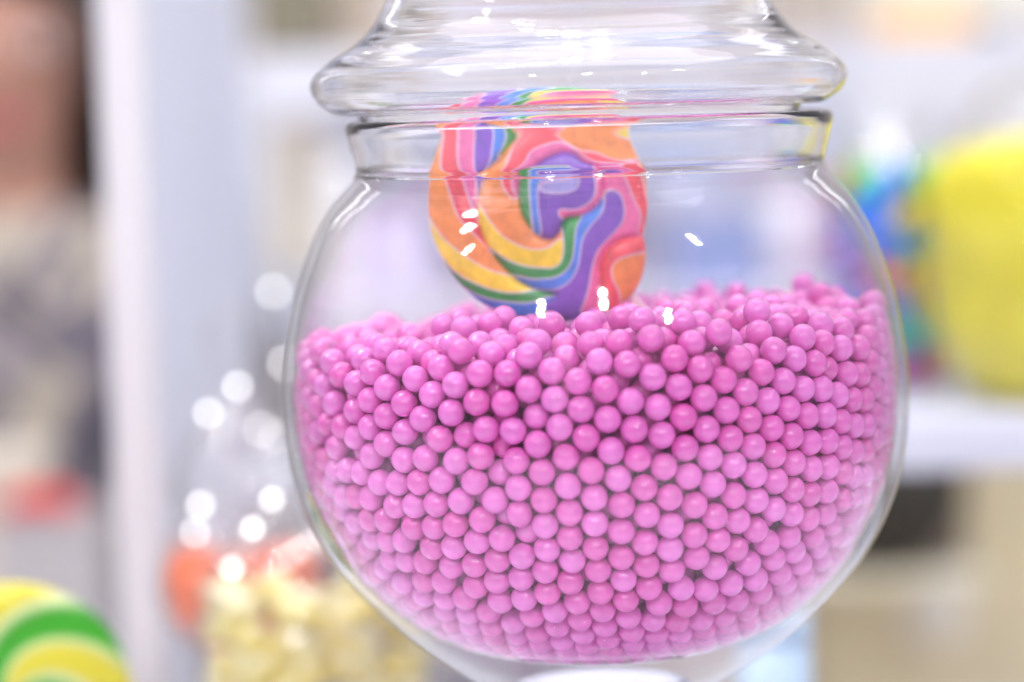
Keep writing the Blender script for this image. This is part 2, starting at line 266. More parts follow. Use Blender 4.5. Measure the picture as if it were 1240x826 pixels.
850,-1419,-544,-1867,-83,82,-449,-1519,41,-742,1286,376,379,1369,449,528,-374,534,1361,-283,-1211,459,-1422,-838,-698,-1548,-164,-1117,-1309,46,1684,-318,-728,-516,-1434,-791,-1846,-87,-263,431,1668,432,924,-704,519,
-393,-1317,-1033,-106,-1549,-736,-1813,-148,-437,-501,647,427,1654,-79,499,774,-520,-1504,-1014,-387,-1439,-1631,-226,-850,469,-1284,466,-214,-1005,438,-1513,-849,195,313,1522,448,-1137,-1062,-725,458,-1506,-695,1654,-184,-821,
53,-1594,372,-287,-592,-1569,-732,-1101,-1077,-250,-1570,-658,1789,-102,-540,-305,-1521,-374,840,-1512,-67,616,-594,512,-1478,-230,-1103,-386,-1510,-727,1283,-1126,-263,1729,-121,-689,-1212,-1228,-213,-1225,-1223,137,312,-1490,-772,
-254,-1274,-1106,-691,-1401,-328,-257,-1392,-981,-124,-1594,-254,171,-1555,-720,1752,-259,-588,-458,-1482,204,-1826,-203,187,-1120,902,345,-1689,-43,315,-286,-682,517,-789,-432,-1514,-1568,-153,-987,1127,-1116,-714,-739,1685,361,
-886,-1456,215,1060,-1347,193,380,-560,-1565,-557,-469,-1556,-1144,-308,-1382,-1651,-63,-848,721,-1438,-642,-417,-1435,-270,1511,-810,303,-1269,-226,-1303,-44,-1555,-392,-960,-1268,11,-552,-1245,429,-1025,-1141,300,-303,-1618,101,
-338,673,404,477,-1565,359,598,-1439,-751,-1007,-1272,-564,39,-1518,-806,976,-1403,-277,-1862,118,132,980,-1395,45,-298,1392,374,44,-571,-1579,-1497,-53,-1100,-1779,-56,-570,-888,-299,-1500,-760,-1377,-703,182,-1477,-872,
-1047,-1197,-704,-1723,14,-709,-544,-1521,-369,-720,-1399,198,-1537,301,354,398,-1523,222,-1252,-638,366,-1262,-1013,332,-963,913,401,217,-652,-1564,-382,-1430,-885,-873,-1368,-581,970,-1350,-460,224,-1395,-299,560,-1491,-8,
48,-1305,442,-321,-1455,119,-1048,1307,352,-1124,1450,313,46,-1433,-950,-946,-1294,-151,-949,-535,433,-1312,-1109,211,1101,-323,-1406,-540,-1231,-1082,-1259,-1023,-593,117,-1517,-360,1129,-1295,55,-253,-1544,241,-1385,-143,-1210,
504,-1223,-1110,-996,-1350,-417,-1246,-1136,-453,1204,-1195,-389,348,-1369,93,-812,-1193,-11,-1584,13,-975,-32,-1400,-450,-293,-1548,-47,-931,-1287,245,-1556,-620,128,415,735,412,272,-437,-1585,-1117,-983,-917,-541,-1229,-703,
1083,-1240,-507,-597,-1484,294,190,-1388,-1011,-681,-1235,-994,-1205,-854,-868,-930,-1175,-840,1458,-787,-490,-1152,-1175,-581,-573,-1452,-221,20,-1246,-430,1547,-801,-20,4,-1611,-149,-915,-1254,-308,288,-1557,-199,1101,-1330,-104,
-828,-1353,-53,1028,-1192,242,966,-1421,-117,-1569,-770,61,1021,1501,456,-392,-466,-1574,-977,-1006,-1001,-791,-1258,-873,-652,-1350,-828,-893,-1283,-723,-1520,-661,-487,-1243,-937,-731,-1113,-1234,-433,-1320,-1104,-128,-1577,-589,-338,
-507,-1331,-133,-1090,-1312,-286,1582,-669,252,61,-1077,-1285,863,-202,-1518,807,-359,-1518,-1401,-899,-554,-1459,-880,-393,-1220,-1214,-47,-182,-1474,-154,1428,-981,295,1426,-985,129,-1586,-703,268,1286,-1064,168,-271,-1299,410,
787,-1339,397,987,-979,463,-1024,-217,-1457,798,-1069,-1079,-1083,-916,-772,1172,-1241,-223,1084,-1303,-350,1004,-1242,-220,-136,-1598,-51,-1025,-1195,145,-691,-1340,43,-845,-1334,110,-798,-1201,301,-326,-1220,228,-749,-1061,376,
-442,-1351,306,909,-1311,293,1410,1125,464,789,-42,445,-114,-1341,398,631,-1292,398,-420,1783,369,-1157,-147,-1393,-393,-1189,-1144,46,-1328,-1075,-590,-1095,-1159,609,-1026,-1194,-809,-1030,-785,904,-1116,-963,-1428,-220,-925,
-474,-1457,-587,-1442,-723,-625,1289,-1060,-431,-535,-1343,-340,64,-1363,-322,422,-1528,-108,-24,-1467,-227,1592,-653,-80,-418,-1465,-110,668,-1439,105,-1157,-1067,218,683,-1271,102,410,-1516,58,-121,-1581,123,-1050,-233,338,
930,331,439,1138,-992,390,-562,287,-1574,929,-53,-1505,246,899,-1502,-139,-297,-1596,-1012,270,-1454,-852,45,-1525,-311,505,-1578,538,-278,-1575,-437,391,-1577,-480,-325,-1578,-99,112,-1603,-721,295,-1548,192,-278,-1595,
26,-282,-1601,-23,714,-1558,-56,-440,-1591,-891,-118,-1514,-128,274,-1599,-637,765,-1479,-228,-439,-1585,-280,-76,-1465,-528,-37,-1584,374,-308,-1587,649,-398,-1551,297,483,-1578,489,-436,-1569,500,18,-1586,-6,385,-1594,
-223,6,-1602,620,597,-1524,-173,778,-1543,987,101,-1479,-195,934,-1495,266,741,-1545,556,173,-1578,475,317,-1579,819,65,-1536,382,625,-1556,2,-355,-1457,391,175,-1591,716,200,-1553,-336,664,-1555,-659,-339,-1554,
-66,-148,-1603,-391,-125,-1593,130,482,-1585,-1137,349,-1376,592,-120,-1577,473,821,-1358,-538,127,-1581,265,-128,-1599,-35,-515,-1446,-253,167,-1599,-581,-193,-1573,-1000,435,-1435,-277,344,-1590,657,-468,-1401,604,840,-1462,
173,8,-1603,430,-151,-1588,11,-5,-1606,-64,1028,-1463,110,810,-1536,-21,550,-1582,-1000,105,-1475,400,839,-1504,1135,118,-1409,336,20,-1598,-854,377,-1501,-692,-31,-1562,660,47,-1569,-592,446,-1553,240,-336,-1448,
274,-42,-1458,756,294,-1423,-709,133,-1559,-383,39,-1595,-143,-194,-1465,-1034,-54,-1463,295,204,-1460,-360,-556,-1425,633,-76,-1424,622,434,-1551,52,178,-1602,-347,648,-1270,675,39,-1296,-607,197,-1447,-744,500,-1514,
-455,-207,-1467,145,315,-1596,209,397,-1465,-180,617,-1570,11,274,-1473,-949,688,-1387,-489,711,-1525,1079,-32,-1440,-893,-13,-1374,-617,607,-1524,51,815,-1382,750,-88,-1552,162,104,-1454,-197,-523,-1449,599,291,-1474,
518,-195,-1433,-349,980,-1460,-425,124,-1461,-889,552,-1458,-589,33,-1449,-156,456,-1588,383,-410,-1419,-318,-300,-1592,102,-139,-1603,-1143,182,-1395,661,970,-1213,875,219,-1512,129,647,-1567,-260,87,-1439,-406,226,-1589,
-439,-697,-1400,-747,-197,-1545,109,-422,-1592,88,968,-1490,-756,244,-1398,799,581,-1483,829,577,-1316,-460,290,-1447,-466,552,-1559,-130,189,-1457,539,-359,-1431,781,424,-1519,-715,-580,-1358,-587,-288,-1412,-37,-678,-1436,
22,-192,-1465,951,568,-1426,-1095,670,-1305,-479,868,-1482,216,165,-1600,-1118,512,-1350,-547,-565,-1423,-191,608,-1296,438,-55,-1454,871,713,-1415,-741,81,-1406,268,-547,-1445,169,929,-1348,226,626,-1434,775,132,-1392,
911,-584,-1275,311,318,-1591,778,-468,-1224,-231,1223,-1340,465,482,-1566,154,257,-1393,637,357,-1328,1020,272,-1452,-935,843,-1325,-109,-35,-1491,-1025,67,-1315,-175,350,-1461,697,-242,-1556,-647,530,-1382,1094,570,-1349,
626,838,-1301,-602,-698,-1344,-1281,-62,-1308,-789,450,-1362,-148,454,-1273,94,-775,-1400,131,-457,-1434,246,-434,-1316,1078,-574,-1196,-254,338,-1318,-500,-49,-1286,79,-932,-1359,367,75,-1385,-264,-472,-1309,-823,-97,-1246,
748,-192,-1400,-598,-502,-1274,-443,-44,-1443,373,-540,-1319,115,-619,-1441,682,495,-1408,1163,-174,-1386,232,780,-1371,580,-269,-1299,411,-681,-1391,716,720,-1471,-468,817,-1197,1295,286,-1270,1022,-267,-1275,348,-211,-1457,
-321,-397,-1443,-325,829,-1518,260,358,-1312,-517,112,-1322,539,-772,-1346,373,701,-1410,-822,606,-1319,378,1079,-1407,-547,794,-1343,-772,-720,-1295,1017,-184,-1462,-1164,17,-1393,472,967,-1276,763,861,-1401,-749,-310,-1411,
512,1232,-1263,-1244,432,-1276,463,204,-1447,1051,-104,-1287,202,1195,-1363,923,-307,-1406,518,-33,-1313,732,712,-1309,227,-864,-1370,-465,522,-1282,553,68,-1438,-54,-840,-1387,-1284,105,-1301,-867,211,-1515,900,-151,-1350,
258,-235,-1320,-370,1124,-1380,-452,-868,-1179,-377,578,-1423,-588,-124,-1404,-623,920,-1424,1267,130,-1316,-196,-249,-1318,899,288,-1339,-559,285,-1313,146,997,-1200,-893,321,-1351,1082,415,-1397,-755,977,-1347,-416,-1055,-1242,
-334,408,-1446,119,-322,-1338,667,-850,-1281,931,-160,-1188,486,584,-1429,-81,617,-1438,389,769,-1226,-381,-153,-1332,-862,-197,-1371,1222,579,-1247,-647,1213,-1227,-302,245,-1460,380,346,-1443,74,558,-1437,117,673,-1320,
250,-707,-1408,484,-537,-1440,-498,1025,-1409,532,1099,-1356,-783,812,-1413,-230,-158,-1600,187,-183,-1459,521,-925,-1291,0,87,-1474,489,962,-1441,395,1105,-1029,618,-720,-1197,-525,637,-1385,-220,528,-1437,-699,-196,-1305,
486,127,-1281,-678,690,-1336,475,638,-1275,-975,559,-1286,762,-584,-1336,756,239,-1268,-42,874,-1521,174,-748,-1262,1221,-23,-1355,-1230,630,-1219,-660,-841,-1285,-1079,824,-1238,-216,1083,-1426,97,-46,-1469,1296,-154,-1290,
-1231,-141,-1153,-492,449,-1424,-109,786,-1394,946,7,-1349,-750,-84,-1416,610,-626,-1381,1165,275,-1371,935,411,-1469,-298,-237,-1443,-363,-916,-1316,-414,369,-1306,914,852,-1333,510,719,-1521,-758,944,-1187,-1015,400,-1274,
-706,345,-1263,-809,759,-1256,973,-702,-1177,794,-33,-1402,-654,371,-1420,-54,458,-1452,584,702,-1378,-1126,507,-1185,-650,-439,-1416,633,-392,-1201,388,-839,-1345,-673,-355,-1274,237,142,-1307,35,528,-1280,1000,-448,-1266,
1107,294,-1093,-1216,576,-1064,-420,901,-1332,-83,1173,-1386,-987,-288,-1311,-878,-743,-1073,681,1114,-1288,-1011,-551,-1207,951,227,-1168,861,112,-1250,729,-339,-1326,-162,-357,-1438,-1128,-47,-1243,416,420,-1299,1122,599,-1118,
-136,946,-1339,782,-733,-1273,314,607,-1289,-503,-832,-1334,340,507,-1417,-772,1107,-1250,1007,162,-1316,-947,133,-1184,-671,164,-1281,646,981,-1384,371,-995,-1287,-249,-1155,-1214,990,596,-1228,200,-592,-1301,-70,-993,-1335,
370,238,-1319,-209,1071,-1261,-243,1011,-1073,141,-907,-1209,-869,-588,-1309,-305,492,-1301,72,397,-1371,-630,1083,-1331,377,-120,-1317,346,923,-1373,331,-700,-1249,-98,1303,-1286,417,-279,-1324,523,848,-1173,-871,-434,-1371,
-823,233,-1229,-255,-635,-1327,189,504,-1332,-34,-265,-1325,-395,746,-1394,-853,406,-1215,-1233,406,-1112,-366,1280,-1267,359,1216,-1320,-70,323,-1336,-1142,143,-1224,-355,23,-1320,196,-19,-1312,-232,-87,-1304,108,838,-1226,
624,187,-1350,1045,322,-1266,69,1117,-1419,944,983,-1238,-515,-718,-1204,519,-462,-1299,1017,733,-1138,900,-517,-1128,-200,-694,-1472,783,-211,-1238,-238,1209,-1172,442,-943,-1148,-688,517,-1227,776,853,-1234,-115,-718,-1297,
-894,991,-1265,-1116,-213,-1244,-820,-288,-1238,1017,719,-1335,220,1052,-1442,508,1356,-1154,-781,-472,-1236,-503,1185,-1303,-348,-312,-1305,745,-784,-1121,-1056,-692,-1132,-901,859,-1161,-508,-338,-1275,951,1113,-1137,818,346,-1156,
968,1,-1186,-639,-796,-1128,-37,1161,-1227,-1091,-385,-1221,-1238,34,-1145,274,889,-1228,797,998,-1311,817,-50,-1238,792,414,-1313,-890,155,-1360,43,-646,-1298,878,-342,-1253,1423,-124,-1173,595,-872,-1134,-179,194,-1299,
1249,93,-1146,846,-449,-1373,-661,-13,-1296,1152,728,-1237,-125,-391,-1273,-14,-961,-1184,-1391,189,-1198,-226,-1009,-1287,-831,560,-1161,-849,-986,-1102,-1216,806,-1141,210,-1015,-1312,23,-452,-1308,127,1158,-1222,-1000,-124,-1319,
977,386,-1130,-1369,356,-1190,-1077,-118,-1101,1151,202,-1223,90,-145,-1322,1189,-498,-1095,-128,46,-1350,-989,573,-1126,528,1169,-1110,-949,293,-1140,20,-802,-1247,-572,941,-1268,-572,631,-1222,-505,1320,-1189,-45,678,-1291,
36,16,-1330,1216,425,-1304,-559,-968,-1257,-287,-859,-1179,1386,163,-1205,-941,-191,-1183,-262,843,-1367,292,1021,-1128,659,1247,-1196,53,1254,-1331,-1394,22,-1206,-94,-1251,-1134,881,718,-1241,-766,659,-1473,639,-554,-1234,
909,859,-1137,1387,382,-1162,-61,1542,-1041,329,1231,-925,-1275,270,-1291,-513,1163,-1140,-818,-609,-1154,633,947,-1053,-1033,975,-1182,-803,68,-1247,-230,1370,-1213,660,-990,-1041,-1102,687,-1136,-292,-1018,-1135,780,-626,-1148,
752,-944,-1177,1099,451,-1039,1052,859,-1242,808,997,-1146,496,-631,-1260,-242,1324,-1050,-1187,725,-1000,-453,-578,-1291,-71,-107,-1345,409,1107,-1208,1218,327,-973,-1341,520,-1163,-91,-1124,-1241,523,425,-1422,1109,47,-1256,
909,-947,-902,262,-1009,-1156,-925,-721,-1230,-245,-807,-1357,-656,808,-1221,-368,188,-1318,-1212,-303,-1148,-55,835,-1249,-307,797,-1217,-482,-414,-1420,-648,1340,-1108,513,-1064,-1062,461,-789,-1204,-662,-643,-1198,-114,-552,-1307,
554,440,-1215,-1369,34,-1042,1036,-438,-1092,760,626,-1171,-1171,-739,-978,-370,1414,-1141,1159,-221,-1192,1180,865,-1137,1209,-62,-1185,-1141,316,-1212,804,1162,-1191,-1044,848,-1076,395,1264,-1074,679,1095,-1108,-808,-850,-1201,
-910,988,-1059,-150,-1100,-1088,-1071,557,-988,1464,33,-1137,-929,-409,-1220,-1109,-591,-1012,890,-848,-1171,-1165,423,-964,1462,555,-1013,-766,-858,-1043,298,-856,-1207,392,-1126,-1188,-1454,436,-1075,-911,1116,-1162,953,455,-1303,
-4,1377,-1022,356,1342,-1214,875,841,-974,-637,1056,-1167,-788,1343,-1021,-707,-979,-1186,-976,-852,-1145,1333,446,-1013,56,-1212,-1190,166,1255,-946,-1022,235,-1291,269,1067,-1285,1149,737,-1038,-382,1255,-1102,201,1322,-1261,
510,287,-1251,279,1203,-1176,-139,-874,-1249,-669,-960,-958,-1175,-478,-1112,-243,690,-1425,743,1411,-951,-88,1437,-1165,1161,6,-1036,993,724,-972,-734,823,-1080,-1322,829,-1016,780,974,-986,-468,1007,-1158,99,-1069,-1124,
1304,838,-1034,740,822,-1075,-1246,225,-1124,-960,707,-1215,230,1436,-1149,83,1491,-1105,-228,1484,-1093,-1485,273,-1081,52,1378,-1224,-1380,-516,-878,1090,470,-1212,-962,-862,-905,-404,1309,-809,1349,547,-1146,-1037,419,-1074,
-926,1232,-1045,1046,865,-1041,-1327,691,-1102,1327,-29,-1068,-1049,-280,-1102,1223,404,-1141,488,997,-1113,1291,257,-1107,-951,-588,-1057,-1171,-629,-847,807,-903,-1027,-21,168,-1334,1196,989,-1028,-1308,-454,-1019,1347,2,-1250,
-183,887,-1159,230,727,-1214,934,985,-1036,-75,1003,-1198,-582,899,-1107,1140,-385,-1207,1401,-148,-978,-1092,832,-920,-693,960,-999,-968,-30,-1188,1533,-91,-1056,-1435,593,-1028,-363,-739,-1261,1077,1116,-1031,-1079,50,-1096,
290,1457,-878,914,-720,-1024,-923,1327,-911,710,472,-1183,-149,1427,-961,-1338,321,-1019,1263,-349,-1096,-321,960,-1213,-787,1230,-1141,-1263,971,-957,1017,-593,-1043,656,1363,-1083,-1085,215,-1088,-527,1281,-1010,864,712,-1076,
-1559,346,-950,1065,114,-1115,1282,704,-1137,649,-122,-1266,-586,-1098,-995,1018,-276,-1110,32,1215,-1035,-515,1437,-1064,1476,336,-841,763,-1034,-922,1482,241,-1095,-833,-962,-935,-653,1183,-1054,552,1069,-980,1183,170,-1017,
-1529,506,-926,1016,-1074,-851,181,1137,-1060,-1046,1217,-935,1145,-379,-985,-1231,101,-986,83,1584,-969,-1009,-720,-976,-1015,-439,-1085,1074,992,-1140,951,1232,-1025,869,503,-1170,-1209,-62,-1008,823,1124,-1033,275,1360,-1011,
801,1283,-1077,1061,986,-930,1382,291,-973,-552,1052,-1024,-10,1466,-882,-1265,1080,-824,386,1451,-1094,-585,-1202,-862,-241,1145,-979,-1579,180,-961,-859,717,-1084,1372,129,-1038,1253,593,-1020,1399,820,-901,-1504,109,-1090,
-298,-1136,-1018,-1167,955,-1089,1099,596,-955,633,728,-1180,1394,703,-1016,-712,674,-1146,-1078,-864,-1020,945,-988,-1058,631,582,-1276,1375,-313,-978,155,1298,-1105,1116,-713,-1096,1262,724,-921,112,-1263,-940,646,1220,-1004,
-1329,675,-932,1009,1338,-798,-1323,482,-981,1291,-187,-1098,-1318,269,-864,-93,1278,-1122,-1399,-633,-764,-1191,260,-970,-360,1527,-1003,-1264,-196,-926,652,-1147,-1089,-775,1077,-1080,-1270,-608,-977,-1420,396,-878,1322,-470,-997,
-443,-1047,-1077,-398,1211,-941,1553,110,-1022,303,-1129,-1046,-122,1118,-1092,1496,395,-1035,-1222,-467,-880,1444,10,-948,130,1504,-803,1360,688,-794,11,-1173,-1033,263,1534,-1022,-373,1125,-1217,-111,1252,-958,-1614,424,-813,
-931,1103,-946,-308,-1257,-907,1352,559,-893,24,1304,-876,591,1351,-920,-1253,808,-869,1147,-220,-1026,276,-1259,-947,1365,-584,-884,-210,1579,-956,67,280,-1257,-1323,104,-845,-1178,-356,-997,-574,-945,-1093,598,-1117,-932,
415,1539,-954,-1358,-131,-1047,-1417,805,-885,1606,-17,-931,491,1217,-949,1167,859,-930,1221,606,-811,1753,33,-642,-791,1189,-964,-1654,100,-833,1153,-988,-818,-446,-1180,-954,1184,1103,-907,1063,1221,-907,1248,-638,-1025,
1125,-707,-931,-836,974,-912,1206,480,-911,-1305,-724,-863,-1370,-576,-614,-388,1367,-983,1458,167,-894,1438,-576,-736,-355,1606,-859,1279,48,-927,-1160,1100,-949,-1533,739,-751,-289,1446,-879,-1381,548,-844,227,1615,-884,
892,1343,-918,1067,-107,-1114,427,1369,-946,1220,-108,-926,-1480,248,-843,-61,1623,-897,1318,380,-851,489,1295,-805,1003,847,-861,1424,476,-772,440,-1169,-962,641,1227,-824,606,1510,-894,1113,723,-849,1306,956,-910,
1408,1038,-650,-1003,706,-1002,137,1428,-950,-909,841,-981,-1492,-79,-861,-163,-1224,-979,1289,203,-870,1206,-735,-733,1144,-541,-942,1191,-857,-911,992,1157,-772,168,1346,-810,1280,932,-675,-1045,1319,-787,-91,1698,-752,
943,1104,-922,536,1458,-1029,-379,1098,-1056,1005,-984,-714,1408,930,-777,-504,1529,-923,498,1377,-631,-1284,-325,-825,329,1324,-790,1498,645,-879,-537,1221,-858,-1049,977,-978,21,990,-1328,-1490,659,-888,780,1222,-909,
-447,-1290,-830,38,1061,-1093,969,585,-1061,400,-1268,-839,81,1661,-820,440,1461,-810,-537,1300,-706,1350,87,-770,51,1738,-676,1523,-533,-604,-125,1347,-819,-546,1384,-853,-121,1426,-672,1373,795,-673,1252,812,-781,
-1209,567,-900,863,-1063,-794,-1333,-294,-1038,-1043,1115,-1063,-1074,-765,-832,1427,-431,-876,-672,1290,-917,135,1595,-662,251,-1339,-803,863,1264,-776,1064,-953,-952,-655,1105,-904,1309,1062,-782,829,1106,-801,1538,199,-753,
-1404,177,-971,-1171,1285,-675,694,1082,-895,-260,1284,-890,1145,1250,-769,-1285,1165,-683,-1338,-50,-904,-289,1543,-721,722,1524,-781,1018,-841,-1064,1352,-66,-832,-1164,-794,-698,1137,1094,-719,-939,1196,-813,-723,-1105,-903,
-187,-1345,-843,-1487,84,-859,-1282,-495,-729,-914,1421,-772,-669,1194,-767,552,1600,-768,1499,777,-776,-1642,264,-826,-523,1678,-627,1508,886,-653,1307,385,-688,-1380,197,-719,-682,1381,-765,-788,1429,-880,-1249,-655,-707,
-1536,-590,-634,391,1699,-668,1523,-269,-768,1000,1079,-626,430,1539,-666,1087,-844,-767,-1449,64,-627,1683,10,-788,1527,957,-501,1234,-272,-898,1425,-162,-690,1516,41,-803,-1047,1074,-831,545,1675,-620,1628,138,-877,
-41,-1291,-888,-1471,889,-720,-654,1442,-976,-900,-1125,-684,336,1401,-644,-1592,371,-562,724,1252,-670,-513,1609,-779,1306,550,-683,245,1691,-739,-1710,-151,-722,-1412,-69,-720,-1779,107,-565,-1124,-934,-615,-1157,1203,-816,
-1168,942,-825,-12,1551,-731,1641,137,-475,-1584,582,-778,-1671,505,-660,1280,-723,-880,732,1360,-793,884,961,-860,-1357,768,-736,1460,-682,-615,-1450,-480,-725,-976,1237,-658,-1266,429,-834,1293,-606,-664,-799,1279,-814,
-423,1474,-789,-154,1514,-813,-1444,-366,-848,380,-1357,-705,390,1623,-813,-1558,5,-734,-1093,677,-868,1265,-889,-743,1120,1193,-589,-1553,167,-721,-1606,-373,-568,1237,-433,-858,-800,1108,-820,-791,1586,-590,1596,76,-662,
1231,802,-596,1318,-718,-546,1379,-229,-835,-645,1526,-833,-150,1587,-644,276,1529,-728,1127,1346,-641,378,-1441,-566,-1741,428,-533,1458,612,-688,-1402,-228,-762,86,-1360,-808,-1227,673,-776,-232,1727,-668,1444,12,-659,
1506,-121,-853,709,-1167,-818,-1531,329,-709,-925,1497,-626,1551,475,-902,694,1609,-644,1596,697,-668,1594,-222,-628,-1118,798,-761,-645,-1311,-603,-1248,-836,-561,-1363,949,-827,-1165,1368,-521,1023,983,-768,-396,-1352,-687,
-967,-1012,-836,816,-1183,-694,1595,563,-768,1483,405,-440,859,1161,-648,-1530,9,-487,1107,801,-703,346,1762,-524,-90,1768,-599,-978,923,-841,-1695,345,-693,1358,976,-504,1267,1188,-679,1561,411,-709,71,-1440,-664,
1571,269,-959,525,-1360,-629,-1235,847,-653,590,1432,-755,1457,169,-614,-65,-1388,-742,-271,1377,-729,563,-1245,-833,-1621,86,-599,30,1391,-737,-1388,1037,-692,1571,-81,-708,-382,1679,-713,571,1518,-581,1321,-350,-740,
1400,564,-463,-1699,586,-513,-783,1518,-741,1114,-966,-592,985,1268,-649,-384,1741,-562,-1422,344,-568,-655,1606,-690,-1099,1126,-681,233,-1426,-641,-1055,1399,-641,1439,-314,-626,-707,1336,-478,427,1597,-510,-1060,963,-701,
877,1439,-784,1453,-420,-495,1587,-384,-594,-233,1783,-514,1505,-103,-558,-1529,218,-566,-1329,-796,-717,-970,-976,-669,-1619,-76,-607,-520,1735,-470,1598,805,-542,1765,185,-580,-1631,420,-413,-1126,974,-549,-1426,621,-706,
-816,1190,-676,-701,1449,-615,-1384,-580,-452,1638,312,-815,-593,-1409,-482,-939,1079,-697,-569,1528,-551,-1218,1010,-682,-1392,540,-568,-1546,520,-511,-1299,678,-609,1534,-634,-476,-835,1352,-645,-1282,1253,-532,1661,-333,-433,
991,1434,-662,-1822,20,-432,-561,1469,-703,196,1758,-595,999,-810,-904,1499,-425,-730,1681,498,-641,1385,-849,-634,-220,-1392,-686,1327,670,-570,795,1270,-515,-787,-1225,-611,-1522,-329,-705,-1717,180,-702,-1546,-164,-723,
1370,-725,-744,838,1534,-659,653,1681,-496,-1396,1114,-547,-288,1609,-557,-1449,-438,-563,1278,-980,-598,-1649,741,-486,1380,246,-738,1232,1057,-580,-1482,684,-566,1448,873,-367,-1009,-1097,-563,-1758,517,-373,-1254,1334,-379,
1192,-1115,-556,-1231,1171,-398,-988,1318,-514,1428,828,-524,-1134,-1089,-342,1209,-830,-598,1183,959,-802,-709,-1179,-752,1656,-175,-482,1516,-265,-487,200,1808,-435,1489,491,-582,-1495,-319,-456,553,1420,-448,-547,1637,-222,
-1400,-559,-290,1457,332,-612,1701,182,-734,-1509,487,-668,-4,1620,-574,-1572,-507,-479,-431,1542,-639,-1255,-829,-395,633,1323,-555,1360,1161,-546,-309,1448,-584,-1679,-220,-367,1372,-466,-633,-1280,852,-344,-1233,1098,-543,
657,-1294,-707,-77,-1463,-595,-1114,1211,-538,1608,380,-545,-1040,1474,-493,764,-1289,-584,18,1457,-586,-1578,896,-456,-1287,535,-710,-1352,-1005,-410,-1178,974,-392,465,-1478,-430,1083,1436,-513,-1626,661,-640,1374,-927,-478,
-707,1511,-462,-737,-1327,-469,52,1796,-522,-1257,-672,-545,-1665,-76,-450,-1486,971,-575,1249,1281,-544,1709,340,-669,1220,-590,-807,-905,1568,-471,1491,677,-541,943,1524,-529,1486,67,-348,-1321,963,-565,-1763,269,-563,
705,1443,-640,-89,1817,-442,-1335,746,-459,-853,1412,-493,-1491,1049,-429,-686,1285,-633,-1351,-356,-670,845,1358,-645,501,1740,-473,1736,498,-486,803,1438,-509,176,1437,-631,-658,1666,-530,0,1681,-418,979,1189,-504,
1093,1065,-491,1650,443,-359,1289,793,-445,1602,-484,-464,554,1587,-403,-1383,-755,-473,1673,644,-532,1121,951,-639,1684,758,-292,1093,1156,-356,-160,1479,-520,1200,922,-491,-1565,821,-603,-987,-1133,-403,-143,1648,-491,
813,1275,-316,899,1594,-384,-1081,1105,-415,-976,1121,-541,-1693,-309,-231,-875,-1237,-469,1232,1153,-443,1648,290,-411,-1660,250,-437,940,1348,-513,-1480,1107,-276,-1597,618,-387,-1468,150,-430,-379,1788,-405,1369,1218,-378,
-774,1653,-411,755,-1332,-428,-1672,86,-444,280,1613,-584,-1568,969,-307,-1380,399,-717,-1483,-156,-431,800,1609,-517,-1216,1401,-223,1695,163,-315,-314,-1462,-551,-703,1576,-281,-177,-1498,-471,-1846,86,-286,1374,-996,-305,
-1462,-228,-589,-1813,185,-424,-1401,824,-587,-1691,774,-184,424,1489,-369,-1505,759,-397,-1203,841,-490,-1034,-1165,-235,1113,1285,-453,352,1799,-362,821,1441,-320,-1504,-734,-340,-1028,1189,-256,-1436,611,-425,1384,-574,-508,
1519,264,-312,-1579,-105,-300,-1509,316,-434,-1194,-979,-450,-1253,959,-220,1509,-360,-352,-571,1578,-394,1459,1091,-436,982,1381,-232,1027,-1105,-582,607,1734,-346,1568,550,-451,-969,1388,-367,895,-1196,-548,1766,338,-515,
-274,1551,-267,-1610,-215,-519,1422,712,-396,-129,1591,-337,-565,1407,-441,1607,229,-608,141,1634,-500,1115,1301,-285,1240,874,-168,-1271,-944,-279,1644,-20,-534,1497,-525,-341,973,1446,-385,1456,-859,-342,1461,1136,-270,
-999,1546,-338,-1645,-573,-4,-1412,891,-438,-1674,324,-288,1526,730,-258,1647,-593,-303,939,1222,-214,-497,1778,-293,63,-1512,-519,-1803,419,-247,1503,246,-476,1696,-148,-326,-1794,348,-399,1612,867,-390,1803,353,-356,
1291,903,-322,-1485,467,-359,-1532,-263,-306,1502,54,-508,-419,1638,-327,-1509,828,-247,599,-1379,-483,54,1834,-361,1805,53,-487,1813,205,-423,-1710,-3,-310,-271,1667,-391,1836,228,-252,229,1497,-477,1430,589,-287,
-1547,219,-307,706,1522,-406,-1152,1080,-268,1557,-728,-342,1489,850,-148,202,1836,-269,1563,133,-219,756,1673,-370,-841,1245,-521,1710,183,-151,1839,77,-323,-1703,-148,-197,-424,-1424,-434,850,1647,-235,-1057,1527,-185,
-219,1705,-240,56,1858,-192,1830,-75,-385,973,1281,-366,-1133,1445,-358,1134,1445,-358,-1653,809,-338,-292,1508,-426,1549,-212,-289,1081,-1127,-305,-86,1847,-274,1250,1371,-224,13,1570,-109,-1771,17,-158,1693,334,-84,
-40,1865,-58,1723,622,-376,-1329,1033,-418,1584,708,-410,-1412,-1005,-17,966,-1198,-399,-1095,1283,-389,1187,-999,-317,702,1356,-409,1489,-623,-207,-1620,495,-268,1236,1185,-280,1595,581,-281,-950,1204,-401,-207,1856,2,
-815,1676,-123,479,1788,-255,-1334,701,-301,1367,1255,-207,-893,1510,-176,1408,-663,-372,1093,1169,-190,-435,1596,-485,205,1853,-86,1331,1063,-338,-500,1793,-128,-701,1409,-331,1449,650,-134,-1643,-459,-267,-1404,960,-287,
1687,314,-248,1369,776,-255,1506,441,-281,143,1692,-333,-440,1478,-362,-1490,656,-267,1639,-512,-160,-1502,-442,-346,221,-1490,-488,1781,495,-281,1254,1334,-385,-1057,1352,-231,-1725,658,-294,-844,1489,-339,1091,-1041,-445,
